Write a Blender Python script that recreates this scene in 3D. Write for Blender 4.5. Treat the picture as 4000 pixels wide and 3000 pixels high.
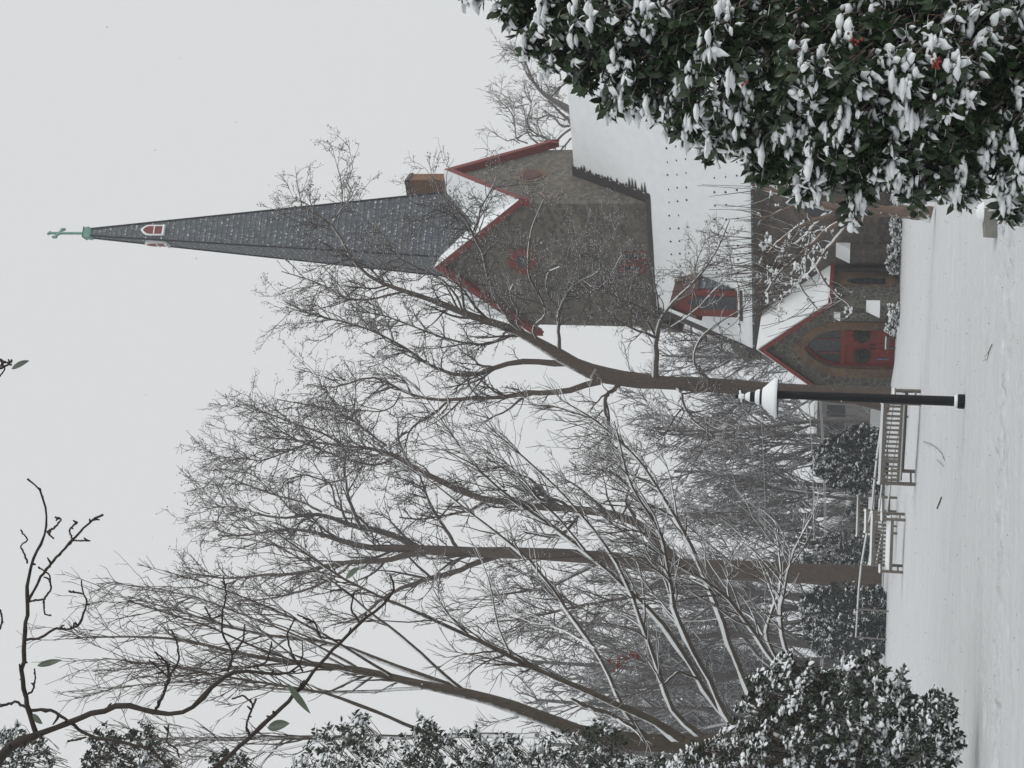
import bpy, math, random
import numpy as np
from mathutils import Matrix, Vector
rng = np.random.default_rng(7); random.seed(7)
sc = bpy.context.scene
for o in list(bpy.data.objects): bpy.data.objects.remove(o)

# ------------------------------------------------------------------ camera
HAZE = .0010
F, PITCH, ROLL, EYE = 5492., math.radians(13.81), math.radians(1.817), 1.6
fw = np.array([0, math.cos(PITCH), math.sin(PITCH)])
up0 = np.array([0, -math.sin(PITCH), math.cos(PITCH)]); rt0 = np.array([1., 0, 0])
rt = rt0*math.cos(ROLL)+up0*math.sin(ROLL); up = -rt0*math.sin(ROLL)+up0*math.cos(ROLL)
cam = bpy.data.objects.new('camera', bpy.data.cameras.new('camera'))
sc.collection.objects.link(cam); sc.camera = cam
cam.data.sensor_width = 36; cam.data.lens = F*36/4000; cam.data.clip_end = 2000; cam.data.clip_start = .1
# the phone was held upright and the picture saved on its side: the camera is rolled a quarter turn
cam.matrix_world = Matrix(((-up[0], rt[0], -fw[0], 0), (-up[1], rt[1], -fw[1], 0), (-up[2], rt[2], -fw[2], EYE), (0, 0, 0, 1)))

# ------------------------------------------------------------------ sky and light
SUN_EL, SUN_AZ = math.radians(38), math.radians(120)     # azimuth clockwise from +Y
w = bpy.data.worlds.new('World'); sc.world = w; w.use_nodes = True
nt = w.node_tree; bg = nt.nodes['Background']
sky = nt.nodes.new('ShaderNodeTexSky'); sky.sky_type = 'NISHITA'; sky.sun_disc = False
sky.sun_elevation = SUN_EL; sky.sun_rotation = SUN_AZ; sky.dust_density = 5; sky.air_density = 1
hs = nt.nodes.new('ShaderNodeHueSaturation'); hs.inputs['Saturation'].default_value = .06
mx = nt.nodes.new('ShaderNodeMix'); mx.data_type = 'RGBA'; mx.inputs[0].default_value = .9
nt.links.new(sky.outputs[0], hs.inputs['Color']); nt.links.new(hs.outputs[0], mx.inputs[6])
mx.inputs[7].default_value = (7.5, 7.62, 7.68, 1)       # closed cloud cover
nt.links.new(mx.outputs[2], bg.inputs['Color']); bg.inputs['Strength'].default_value = .1
sun = bpy.data.objects.new('sun', bpy.data.lights.new('sun', 'SUN')); sc.collection.objects.link(sun)
sun.data.energy = .85; sun.data.angle = math.radians(30); sun.data.color = (1, .985, .96)
sd = Vector((math.sin(SUN_AZ)*math.cos(SUN_EL), math.cos(SUN_AZ)*math.cos(SUN_EL), math.sin(SUN_EL)))
sun.rotation_euler = sd.to_track_quat('Z', 'Y').to_euler()
sc.view_settings.view_transform = 'Standard'; sc.view_settings.look = 'None'
sc.view_settings.exposure = 0; sc.view_settings.gamma = 1
sc.render.engine = 'CYCLES'
try:
    sc.cycles.volume_bounces = 1; sc.cycles.max_bounces = 6; sc.cycles.diffuse_bounces = 3
    sc.cycles.volume_step_rate = 8
except Exception: pass

# ------------------------------------------------------------------ helpers
def at(x, y, Y):
    """photo pixel (x right, y down, 4000x3000) at ground distance Y -> point"""
    d = fw+rt*((3000-y)-1500)/F+up*(2000-x)/F
    return np.array([0, 0, EYE])+d*(Y/d[1])
def sstep(a, b, x):
    t = np.clip((np.asarray(x, float)-a)/(b-a), 0, 1); return t*t*(3-2*t)
def terr(x, y):
    x = np.asarray(x, float); y = np.asarray(y, float)
    z = .12*sstep(36, 50, y)*sstep(3, -3, x)
    z = z + .34*np.exp(-(((x+.6)/2.6)**2+((y-57.5)/3.2)**2))
    left = sstep(4, -6, x)
    z = z-4.2*sstep(73, 100, y)*left - 1.0*sstep(100, 160, y)
    return z
def link(o, parent=None):
    sc.collection.objects.link(o)
    if parent is not None: o.parent = parent
    return o
def tag(o, label=None, cat=None, group=None, kind=None):
    for k, v in (('label', label), ('category', cat), ('group', group), ('kind', kind)):
        if v: o[k] = v
    return o
def empty(name, loc, label, cat, group=None):
    o = bpy.data.objects.new(name, None); o.empty_display_size = .3; link(o)
    o.location = [float(v) for v in loc]; bpy.context.view_layer.update()
    return tag(o, label, cat, group)
def build(name, V, Fc, mat, parent=None, smooth=False):
    """V (n,3) world coordinates, Fc (m,k) int array or list of faces"""
    me = bpy.data.meshes.new(name)
    V = np.asarray(V, float)
    if parent is not None:
        p = parent; off = np.zeros(3)
        while p is not None: off = off+np.array(p.location); p = p.parent
        V = V-off
    if isinstance(Fc, np.ndarray):
        m, k = Fc.shape
        me.vertices.add(len(V)); me.vertices.foreach_set('co', V.astype(np.float32).ravel())
        me.loops.add(m*k); me.loops.foreach_set('vertex_index', Fc.astype(np.int32).ravel())
        me.polygons.add(m); me.polygons.foreach_set('loop_start', np.arange(0, m*k, k, dtype=np.int32))
        try: me.polygons.foreach_set('loop_total', np.full(m, k, np.int32))
        except Exception: pass
        me.update(calc_edges=True); me.validate()
    else:
        me.from_pydata([tuple(v) for v in V], [], [tuple(int(i) for i in f) for f in Fc]); me.update()
    if smooth: me.polygons.foreach_set('use_smooth', np.ones(len(me.polygons), bool))
    for m_ in (mat if isinstance(mat, list) else [mat]): me.materials.append(m_)
    o = bpy.data.objects.new(name, me); link(o, parent)
    return o
class MB:
    """collects shapes given in any frame, then links ONE mesh"""
    def __init__(s, fr=lambda a, b, c: np.array([a, b, c], float)): s.v = []; s.f = []; s.fr = fr
    def poly(s, pts, faces):
        n = len(s.v); s.v += [s.fr(*p) for p in pts]; s.f += [[i+n for i in f] for f in faces]; return s
    def box(s, x0, x1, y0, y1, z0, z1):
        return s.poly([(x0,y0,z0),(x1,y0,z0),(x1,y1,z0),(x0,y1,z0),(x0,y0,z1),(x1,y0,z1),(x1,y1,z1),(x0,y1,z1)],
                      [(0,3,2,1),(4,5,6,7),(0,1,5,4),(1,2,6,5),(2,3,7,6),(3,0,4,7)])
    def prism(s, out, d, cap=True):
        """outline list of 3-tuples extruded by vector d"""
        n = len(out); pts = list(out)+[(a+d[0], b+d[1], c+d[2]) for a, b, c in out]
        fs = [(i, (i+1) % n, n+(i+1) % n, n+i) for i in range(n)]
        if cap: fs += [tuple(range(n))[::-1], tuple(range(n, 2*n))]
        return s.poly(pts, fs)
    def tube(s, pts, r, n=8, cap=True):
        pts = [np.array(p, float) for p in pts]; rr = r if hasattr(r, '__len__') else [r]*len(pts)
        base = len(s.v); N = len(pts)
        for i, p in enumerate(pts):
            t = pts[min(i+1, N-1)]-pts[max(i-1, 0)]; t /= (np.linalg.norm(t)+1e-9)
            a = np.cross(t, [0, 0, 1.] if abs(t[2]) < .9 else [1., 0, 0]); a /= np.linalg.norm(a); b = np.cross(t, a)
            for k in range(n):
                q = 2*math.pi*k/n; c = p+(a*math.cos(q)+b*math.sin(q))*rr[i]; s.v.append(s.fr(*c))
        for i in range(N-1):
            for k in range(n):
                a0 = base+i*n+k; a1 = base+i*n+(k+1) % n; s.f.append([a0, a1, a1+n, a0+n])
        if cap: s.f.append([base+k for k in range(n)][::-1]); s.f.append([base+(N-1)*n+k for k in range(n)])
        return s
    def lathe(s, prof, n=20, c=(0, 0, 0)):
        base = len(s.v)
        for r, z in prof:
            for k in range(n):
                q = 2*math.pi*k/n; s.v.append(s.fr(c[0]+r*math.cos(q), c[1]+r*math.sin(q), c[2]+z))
        for i in range(len(prof)-1):
            for k in range(n):
                a0 = base+i*n+k; a1 = base+i*n+(k+1) % n; s.f.append([a0, a1, a1+n, a0+n])
        return s
    def build(s, name, mat, parent=None, smooth=False):
        o = build(name, s.v, s.f, mat, parent, smooth)
        import bmesh
        b = bmesh.new(); b.from_mesh(o.data); bmesh.ops.recalc_face_normals(b, faces=b.faces); b.to_mesh(o.data); b.free()
        return o

# ------------------------------------------------------------------ materials
def mat(name):
    m = bpy.data.materials.new(name); m.use_nodes = True
    return m, m.node_tree, m.node_tree.nodes['Principled BSDF']
def N(nt, t, **kw):
    n = nt.nodes.new(t)
    for k, v in kw.items(): setattr(n, k, v)
    return n
def ramp(nt, fac, stops):
    r = N(nt, 'ShaderNodeValToRGB'); e = r.color_ramp.elements
    while len(e) < len(stops): e.new(.5)
    for q, (p, c) in zip(e, stops): q.position = p; q.color = (*c, 1)
    nt.links.new(fac, r.inputs[0]); return r.outputs[0]
def noise(nt, scale, detail=4, vec=None, rough=.6):
    n = N(nt, 'ShaderNodeTexNoise'); n.inputs['Scale'].default_value = scale; n.inputs['Detail'].default_value = detail
    n.inputs['Roughness'].default_value = rough
    if vec is not None: nt.links.new(vec, n.inputs['Vector'])
    return n.outputs['Fac']
def pos(nt, s=(1, 1, 1), rz=0):
    g = N(nt, 'ShaderNodeNewGeometry'); m = N(nt, 'ShaderNodeMapping'); m.inputs['Scale'].default_value = s
    m.inputs['Rotation'].default_value = (0, 0, rz)
    nt.links.new(g.outputs['Position'], m.inputs[0]); return m.outputs[0]
def mixc(nt, fac, a, b):
    m = N(nt, 'ShaderNodeMix', data_type='RGBA')
    for s_, v in ((0, fac), (6, a), (7, b)):
        if isinstance(v, (int, float)): m.inputs[s_].default_value = v
        elif isinstance(v, tuple): m.inputs[s_].default_value = (*v, 1)
        else: nt.links.new(v, m.inputs[s_])
    return m.outputs[2]
def bump(nt, bs, h, strength, dist):
    b = N(nt, 'ShaderNodeBump'); b.inputs['Strength'].default_value = strength; b.inputs['Distance'].default_value = dist
    nt.links.new(h, b.inputs['Height']); nt.links.new(b.outputs[0], bs.inputs['Normal'])
def mathn(nt, op, a, b=0.):
    m = N(nt, 'ShaderNodeMath', operation=op)
    for i, v in enumerate((a, b)):
        if isinstance(v, (int, float)): m.inputs[i].default_value = v
        else: nt.links.new(v, m.inputs[i])
    return m.outputs[0]
def snowfac(nt, lo=.25, hi=.5, amp=.5, scale=9, wind=(-.18, -.1, .97)):
    g = N(nt, 'ShaderNodeNewGeometry'); d = N(nt, 'ShaderNodeVectorMath', operation='DOT_PRODUCT')
    nt.links.new(g.outputs['Normal'], d.inputs[0]); d.inputs[1].default_value = wind
    n = noise(nt, scale, 3, pos(nt)); n = mathn(nt, 'MULTIPLY', mathn(nt, 'SUBTRACT', n, .5), amp)
    s = mathn(nt, 'ADD', d.outputs['Value'], n)
    r = N(nt, 'ShaderNodeMapRange'); r.inputs['From Min'].default_value = lo; r.inputs['From Max'].default_value = hi
    nt.links.new(s, r.inputs['Value']); return r.outputs[0]
SNOWC = (.80, .82, .835)
def plain(name, c, rough=.7, var=.15, scale=6, metal=0, bumpy=0, snow=None):
    m, nt, b = mat(name)
    n = noise(nt, scale, 5, pos(nt))
    col = ramp(nt, n, [(.25, tuple(v*(1-var) for v in c)), (.75, tuple(min(1, v*(1+var)) for v in c))])
    if snow: col = mixc(nt, snowfac(nt, *snow), col, SNOWC)
    nt.links.new(col, b.inputs['Base Color']); b.inputs['Roughness'].default_value = rough; b.inputs['Metallic'].default_value = metal
    if bumpy: bump(nt, b, n, .6, bumpy)
    return m
def stone(name, cols, mortar, scale, ms=.05, zs=1.5):
    m, nt, b = mat(name); p = pos(nt, (scale, scale, scale*zs))
    wv = N(nt, 'ShaderNodeVectorMath', operation='ADD'); nz = N(nt, 'ShaderNodeTexNoise'); nz.inputs['Scale'].default_value = 1.3
    nt.links.new(p, nz.inputs['Vector']); sc_ = N(nt, 'ShaderNodeVectorMath', operation='SCALE'); sc_.inputs['Scale'].default_value = .55
    nt.links.new(nz.outputs['Color'], sc_.inputs[0]); nt.links.new(p, wv.inputs[0]); nt.links.new(sc_.outputs[0], wv.inputs[1])
    v = N(nt, 'ShaderNodeTexVoronoi'); v.inputs['Scale'].default_value = 1; nt.links.new(wv.outputs[0], v.inputs['Vector'])
    e = N(nt, 'ShaderNodeTexVoronoi', feature='DISTANCE_TO_EDGE'); e.inputs['Scale'].default_value = 1; nt.links.new(wv.outputs[0], e.inputs['Vector'])
    sp = N(nt, 'ShaderNodeSeparateColor'); nt.links.new(v.outputs['Color'], sp.inputs[0])
    k = len(cols); col = ramp(nt, sp.outputs[0], [((i+.5)/k, c) for i, c in enumerate(cols)])
    fine = noise(nt, 5, 6, pos(nt, (2, 2, 2)))
    col = mixc(nt, .3, col, mixc(nt, fine, tuple(v_*.5 for v_ in cols[0]), tuple(min(1, v_*1.5) for v_ in cols[-1])))
    r = N(nt, 'ShaderNodeMapRange'); r.inputs['From Min'].default_value = ms; r.inputs['From Max'].default_value = ms*2
    nt.links.new(e.outputs['Distance'], r.inputs['Value'])
    col = mixc(nt, r.outputs[0], mortar, col)
    col = mixc(nt, ramp(nt, noise(nt, .35, 3, pos(nt)), [(.4, (0, 0, 0)), (.7, (.35, .35, .35))]), col, tuple(v_*.55 for v_ in cols[1]))
    nt.links.new(col, b.inputs['Base Color']); b.inputs['Roughness'].default_value = .9
    bump(nt, b, r.outputs[0], .5, .03); return m
def snowmat():
    m, nt, b = mat('snow'); n = noise(nt, 2.2, 6, pos(nt))
    nt.links.new(ramp(nt, n, [(.3, (.80, .825, .84)), (.7, (.87, .89, .90))]), b.inputs['Base Color'])
    b.inputs['Roughness'].default_value = .95; b.inputs['Specular IOR Level'].default_value = .2
    bump(nt, b, noise(nt, 18, 5, pos(nt)), .25, .02); return m
def bark(name, c, c2, lo=.3, hi=.55, amp=.5, sc_=9):
    m, nt, b = mat(name)
    n = noise(nt, 7, 6, pos(nt, (3, 3, .8)))
    col = ramp(nt, n, [(.3, c), (.7, c2)])
    col = mixc(nt, snowfac(nt, lo, hi, amp, sc_), col, SNOWC)
    nt.links.new(col, b.inputs['Base Color']); b.inputs['Roughness'].default_value = .9
    bump(nt, b, n, .5, .02); return m
M = {}
M['snow'] = snowmat()
M['bark'] = bark('bark', (.04, .029, .022), (.11, .08, .06), .45, .7, .35)
M['bark_twig'] = bark('twig_bark', (.035, .026, .022), (.075, .055, .047), .6, 1.0, .5, 14)
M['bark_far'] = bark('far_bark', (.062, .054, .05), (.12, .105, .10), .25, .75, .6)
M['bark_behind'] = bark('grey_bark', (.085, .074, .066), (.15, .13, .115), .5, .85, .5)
M['bark_stem'] = bark('stem_bark', (.04, .033, .025), (.09, .07, .052), .22, .45, .4)
M['bark_pale'] = bark('pale_bark', (.09, .065, .05), (.19, .14, .105), .3, .5, .6)
M['bark_near'] = bark('near_bark', (.022, .017, .014), (.05, .04, .032), .93, 1.1, .3, 20)
M['drybits'] = bark('dry_seed_heads', (.06, .038, .034), (.13, .085, .075), .15, .45, .9, 25)
M['tower'] = stone('tower_stone', [(.035, .036, .033), (.12, .108, .088), (.05, .052, .047), (.085, .072, .058), (.18, .155, .12)], (.16, .15, .13), 3.4, .025)
M['nave'] = stone('nave_stone', [(.05, .042, .038), (.11, .085, .07), (.04, .04, .043), (.075, .06, .052), (.14, .115, .095)], (.13, .11, .095), 3.4, .025)
M['porch'] = stone('porch_stone', [(.04, .045, .04), (.12, .115, .095), (.065, .078, .065), (.09, .07, .06)], (.17, .17, .14), 3.6, .035, 1.25)
M['brown'] = stone('brown_quoins', [(.085, .05, .034), (.16, .09, .045), (.07, .055, .046), (.18, .105, .045)], (.13, .11, .09), 3.4, .03, 1.2)
M['red'] = plain('red_paint', (.165, .016, .010), .55, .25, 3)
M['oldred'] = plain('faded_red', (.075, .028, .022), .7, .3, 6)
M['redwet'] = plain('door_red', (.185, .017, .010), .6, .15, 4)
M['dark'] = plain('dark_metal', (.006, .006, .008), .6, .2, 5)
M['dark'].node_tree.nodes['Principled BSDF'].inputs['Specular IOR Level'].default_value = .25
M['gutter'] = plain('gutter', (.035, .028, .025), .5, .2)
M['white'] = plain('white_paint', (.75, .76, .76), .6, .05)
M['copper'] = plain('green_copper', (.13, .27, .21), .7, .3, 8)
M['brick'] = stone('chimney_brick', [(.16, .06, .03), (.24, .09, .04), (.10, .05, .035), (.28, .15, .05)], (.14, .10, .08), 7, .04, 2.5)
M['grey'] = plain('grey_stone', (.20, .20, .18), .9, .25, 6, bumpy=.02)
M['teak'] = plain('weathered_wood', (.15, .135, .115), .8, .25, 12, snow=(.75, .9, .3, 10))
M['rail'] = plain('rail_pipe', (.16, .15, .14), .6, .2, snow=(.35, .55, .2, 10))
M['wire'] = plain('wire', (.5, .5, .5), .6, .1)
M['litter'] = plain('leaf_litter', (.08, .05, .035), .9, .4, 30)
M['berry'] = plain('berry', (.22, .02, .012), .35, .2, 30)
M['redleaf'] = plain('red_leaf', (.22, .04, .02), .7, .3, 20)
M['wreath'] = plain('wreath_green', (.035, .05, .025), .8, .4, 30)
M['blue'] = plain('blue_plaque', (.12, .14, .26), .5, .1)
def leafmat(name, c1, c2, rough=.38):
    m, nt, b = mat(name)
    oi = noise(nt, 14, 2, pos(nt)); col = ramp(nt, oi, [(.35, c1), (.65, c2)])
    nt.links.new(col, b.inputs['Base Color']); b.inputs['Roughness'].default_value = rough; return m
M['holly'] = leafmat('holly_leaf', (.012, .028, .012), (.04, .068, .026))
M['laurel'] = leafmat('laurel_leaf', (.014, .028, .014), (.038, .055, .026), .45)
M['conifer'] = leafmat('evergreen_leaf', (.010, .022, .016), (.026, .042, .028), .7)
M['magleaf'] = leafmat('pale_green_leaf', (.045, .065, .045), (.09, .115, .08), .5)
def glassmat():
    m, nt, b = mat('dark_glass'); n = noise(nt, 9, 4, pos(nt))
    nt.links.new(ramp(nt, n, [(.35, (.012, .014, .016)), (.65, (.04, .045, .05))]), b.inputs['Base Color']); b.inputs['Roughness'].default_value = .25; return m
M['glass'] = glassmat()
def slatemat():
    m, nt, b = mat('slate'); 
    g = N(nt, 'ShaderNodeNewGeometry'); s = N(nt, 'ShaderNodeSeparateXYZ'); nt.links.new(g.outputs['Position'], s.inputs[0])
    zc = mathn(nt, 'FRACT', mathn(nt, 'MULTIPLY', s.outputs[2], 3.1))
    n = noise(nt, 1, 4, pos(nt, (6, 6, 3.1)))
    col = ramp(nt, n, [(.32, (.022, .028, .037)), (.5, (.055, .065, .077)), (.66, (.11, .122, .132))])
    col = mixc(nt, ramp(nt, noise(nt, .7, 2, pos(nt)), [(.45, (0, 0, 0)), (.75, (.5, .5, .5))]), col, (.055, .08, .075))
    edge = mathn(nt, 'LESS_THAN', zc, .16)
    col = mixc(nt, edge, col, (.018, .018, .022))
    # snow caught on the slate edges
    sn = noise(nt, 1, 3, pos(nt, (9, 9, 3)), .8); e2 = mathn(nt, 'MULTIPLY', mathn(nt, 'GREATER_THAN', sn, .58), mathn(nt, 'LESS_THAN', mathn(nt, 'ABSOLUTE', mathn(nt, 'SUBTRACT', zc, .3)), .16))
    col = mixc(nt, mathn(nt, 'MULTIPLY', e2, .55), col, SNOWC)
    nt.links.new(col, b.inputs['Base Color']); b.inputs['Roughness'].default_value = .6
    bump(nt, b, zc, .4, .03); return m
M['slate'] = slatemat()
def groundmat():
    m, nt, b = mat('ground_snow'); p = pos(nt, (.5, 2.4, 1)); n = noise(nt, 1.2, 6, p)
    col = ramp(nt, n, [(.3, (.72, .735, .75)), (.7, (.82, .835, .85))])
    f = noise(nt, 6, 4, pos(nt, (1, 3, 1)), .75)
    col = mixc(nt, ramp(nt, f, [(.62, (0, 0, 0)), (.8, (.28, .28, .28))]), col, (.42, .41, .38))
    nt.links.new(col, b.inputs['Base Color']); b.inputs['Roughness'].default_value = .95; b.inputs['Specular IOR Level'].default_value = .15
    bump(nt, b, noise(nt, 4, 7, pos(nt, (1, 1.8, 1)), .7), 1., .09); return m
M['ground'] = groundmat()
# ------------------------------------------------------------------ ground
def grid_axis(segs):
    a = [];
    for lo, hi, st in segs: a += list(np.arange(lo, hi, st))
    return np.array(a+[segs[-1][1]])
gx = grid_axis([(-260, -40, 10), (-40, -9, 1), (-9, 9, .09), (9, 40, 1), (40, 261, 10)])
gy = grid_axis([(-30, 6, 4), (6, 13, .5), (13, 20, .09), (20, 40, .3), (40, 110, 1.), (110, 901, 40)])
GX, GY = np.meshgrid(gx, gy)
GZ = terr(GX, GY)
def vnoise(x, y, s, seed):
    r = np.random.default_rng(seed); k = r.normal(size=(10, 2))*s; ph = r.uniform(0, 6.28, 10)
    return sum(np.sin(k[i, 0]*x+k[i, 1]*y+ph[i]) for i in range(10))/10
near = sstep(60, 30, GY)
GZ = GZ+.035*vnoise(GX, GY, .5, 1)*sstep(90, 60, GY)+near*.012*vnoise(GX, GY*2, 3, 2)+near*.007*vnoise(GX, GY, 11, 4)+near*.018*vnoise(GX, GY*1.5, 5.5, 6)
fr_ = np.random.default_rng(11)
for k in range(70):                                   # footprints along the trodden track
    fx = -7.5+k*.22+fr_.normal()*.07; fy = 16.4+.12*math.sin(k*.25)+(.16 if k % 2 else -.16)+fr_.normal()*.12
    d = ((GX-fx)/.15)**2+((GY-fy)/.12)**2
    GZ = GZ-.10*np.exp(-d*d)*fr_.uniform(.4, 1)+.03*np.exp(-((np.sqrt(d)-1.4)/.4)**2)
for k in range(170):
    fx = fr_.uniform(-8, 8); fy = 16.6+fr_.normal()*1.1; q1, q2 = fr_.uniform(.07, .2), fr_.uniform(.05, .12); d = ((GX-fx)/q1)**2+((GY-fy)/q2)**2
    GZ = GZ-fr_.uniform(.01, .06)*np.exp(-d)+.012*np.exp(-((np.sqrt(d)-1.5)/.5)**2)
nx, ny = len(gx), len(gy)
idx = np.arange(nx*ny).reshape(ny, nx)
FQ = np.stack([idx[:-1, :-1], idx[:-1, 1:], idx[1:, 1:], idx[1:, :-1]], -1).reshape(-1, 4)
g = build('ground', np.stack([GX, GY, GZ], -1).reshape(-1, 3), FQ, M['ground'], smooth=True)
tag(g, 'snow covered ground with a faint trodden track', kind='structure')

# ------------------------------------------------------------------ church
PHI = .56; CC = np.array([7.533, 69.394, 0.])
ev = np.array([math.cos(PHI), -math.sin(PHI), 0]); nv = np.array([math.sin(PHI), math.cos(PHI), 0]); zv = np.array([0, 0, 1.])
def W(s, t, z): return CC+ev*s+nv*t+zv*z
def ray(x, y): return fw+rt*((3000-y)-1500)/F+up*(2000-x)/F
EYEP = np.array([0, 0, EYE])
def hit(x, y, p0, nrm):
    d = ray(x, y); k = ((p0-EYEP)@nrm)/(d@nrm); q = EYEP+d*k-CC; return q@ev, q@nv, q[2]
def on_t(x, y, t): return hit(x, y, W(0, t, 0), nv)          # plane parallel to the nave wall
def on_s(x, y, s): return hit(x, y, W(s, 0, 0), ev)
ZR, ZN, DN, VL = 15.4, 6.27, 7.14, -2.1
slope = (ZR-ZN)/DN; rn = nv*(-slope)+zv; rn = rn/np.linalg.norm(rn)
def on_roof(x, y, off=0.): return hit(x, y, W(0, 0, ZR)+rn*off, rn)
def on_tower(z): return z
church = empty('church', CC+np.array([0, 0, 0.]), 'stone church with a slate spire, red trimmed gables and snow on its roofs', 'church')
cb = lambda: MB(W)
SR = 17.                                                     # right end of the nave
TW = -DN+.45
mb = cb(); mb.box(VL+.1, SR-.2, TW, -TW, -.6, ZN-.35)
mb.poly([(VL+.1, TW, ZN-.35), (VL+.1, -TW, ZN-.35), (VL+.1, 0, ZR-.5), (VL+.35, TW, ZN-.35), (VL+.35, -TW, ZN-.35), (VL+.35, 0, ZR-.5)],
        [(0, 1, 2), (3, 5, 4), (0, 2, 5, 3), (1, 4, 5, 2)])
mb.build('nave_wall', M['nave'], church)
deck = cb()
for sg in (-1, 1):
    deck.prism([(VL, sg*DN, ZN-.28), (VL, 0, ZR-.28), (VL, 0, ZR-.02), (VL, sg*DN, ZN-.02)], (SR-VL, 0, 0))
roof = deck.build('nave_roof', M['slate'], church)
# snow blanket with the faint seams of the covering below
ss = np.arange(VL, SR, .045); tt = np.r_[0, .003, .008, .016, np.linspace(.04, 1, 16)]; S, T = np.meshgrid(ss, tt)
hgt = .07+.022*np.cos(S*2*math.pi/.18)**8+.01*vnoise(S*2, T*9, 1.5, 5)
hgt = hgt+.05*np.exp(-((T-.012)/.012)**2)*(1+.8*vnoise(S*1.3, S*0, 2., 9))+.02*vnoise(S, T*5, 1.1, 19)
edge = np.where((T < .001) | (T > .999) | (S < VL+.02) | (S > SR-.05), 0., 1.)
for sg in (-1, 1):
    P = CC+S[..., None]*ev+(sg*DN*(1-T))[..., None]*nv+(ZN+(ZR-ZN)*T+hgt*edge)[..., None]*zv
    a = np.arange(S.size).reshape(S.shape); q = np.stack([a[:-1, :-1], a[:-1, 1:], a[1:, 1:], a[1:, :-1]], -1).reshape(-1, 4)
    if sg > 0: q = q[:, ::-1].copy()
    build('roof_snow', P.reshape(-1, 3), q, M['snow'], roof, True)
mb = cb(); mb.box(VL-.05, SR, -DN-.13, -DN-.002, ZN-.34, ZN-.1); mb.build('gutter', M['gutter'], church)
mb = cb(); mb.box(VL, SR-.1, -DN+.02, TW+.01, ZN-.42, ZN-.29); mb.build('eave_board', M['brown'], church)
mb = cb()                                                    # dark verge beam down the left gable end
mb.prism([(VL-.28, -DN-.02, ZN-.3), (VL-.28, 0, ZR-.3), (VL-.28, 0, ZR+.02), (VL-.28, -DN-.02, ZN+.02)], (.272, 0, 0))
vb = mb.build('verge_beam', M['gutter'], church)
for (x, y) in ((2624, 1236), (2682, 1262), (2741, 1288), (2801, 1315)):
    s_, t_, z_ = on_roof(x, y); mb = cb(); mb.box(VL-.85, VL-.28, t_-.04, t_+.04, z_-.24, z_-.17); mb.build('bracket', M['gutter'], vb)
# kneeler stone at the foot of the gable
mb = cb(); mb.prism([(VL-.75, -DN+.2, ZN-.35), (VL+.05, -DN+.2, ZN-.4), (VL-.05, -DN+.2, ZN+1.0), (VL-.35, -DN+.2, ZN+.85), (VL-.9, -DN+.2, ZN+.3), (VL-.7, -DN+.2, ZN-.05)], (0, .5, 0))
mb.build('kneeler_stone', M['porch'], church)
# snow guards
rows = [.58, .63, .68, .83, .888, .945]
for r_, fr in enumerate(rows):
    for k in range(16):
        s_ = VL+.55+k*.66+(r_ % 3)*.22
        if s_ > 8.7 or random.random() < .07: continue
        s_ += random.gauss(0, .02); q_ = random.uniform(.45, .9)
        t_ = -DN*fr; z_ = ZR-(ZR-ZN)*fr+.07; mb = cb()
        if r_ == 0 and k == 0: g0 = None
        mb.prism([(s_-.04, t_, z_-.02), (s_+.04, t_, z_-.02), (s_+.042, t_, z_+.06*q_), (s_, t_, z_+.13*q_), (s_-.042, t_, z_+.06*q_)], (0, .05, .0))
        mb.build('snow_guard', M['dark'], roof)
# ---- dormer on the front slope
BL = on_roof(2886, 1237); BR = on_roof(2884, 1136); tf = (BL[1]+BR[1])/2-.02; zb = min(BL[2], BR[2])
AP = on_t(2617, 1197, tf); ER = on_t(2708, 1136, tf); ze = ER[2]; sl_, sr2 = BL[0], BR[0]
back = lambda z: (z-ZR)/slope
mb = cb(); mb.prism([(sl_, tf, zb), (sr2, tf, zb), (sr2, tf, ze), (AP[0], tf, AP[2]), (sl_, tf, ze)], (0, .12, 0)); dormer = mb.build('dormer', M['red'], church)
wx0, wx1 = sl_+(sr2-sl_)*.28, sr2-(sr2-sl_)*.22
mb = cb(); mb.prism([(wx0, tf-.03, zb+.12), (wx1, tf-.03, zb+.12), (wx1, tf-.03, ze-.1), ((wx0+wx1)/2, tf-.03, ze+.3), (wx0, tf-.03, ze-.1)], (0, .025, 0)); mb.build('dormer_window', M['glass'], dormer)
mb = cb()
for f0 in (.33, .66): zz = zb+(ze-zb)*f0; mb.box(wx0, wx1, tf-.05, tf-.034, zz-.02, zz+.02)
mb.build('glazing_bar', M['gutter'], dormer)
mb = cb()
for sx_ in (sl_, sr2):
    o_ = .05 if sx_ == sr2 else -.05; mb.prism([(sx_, tf+.12, zb+.02), (sx_, tf+.12, ze), (sx_, back(ze)+.1, ze), (sx_, back(zb), zb+.02)], (o_, 0, 0))
mb.build('cheek', M['slate'], dormer)
mb = cb(); eo = .14
for sg_, sx_ in ((1, sr2), (-1, sl_)):
    dz = (AP[2]-ze)/(sr2-AP[0] if sg_ > 0 else AP[0]-sl_)*eo
    P0 = [(AP[0], tf-.15, AP[2]+.06), (sx_+sg_*eo, tf-.15, ze-dz+.05), (sx_+sg_*eo, back(ze-dz)+.2, ze-dz+.05), (AP[0], back(AP[2])+.3, AP[2]+.06)]
    mb.poly(P0+[(a_, b_, c_-.09) for a_, b_, c_ in P0], [(0, 1, 2, 3), (7, 6, 5, 4), (0, 4, 5, 1), (1, 5, 6, 2), (2, 6, 7, 3), (3, 7, 4, 0)])
mb.build('dormer_roof', M['oldred'], dormer)
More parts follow.
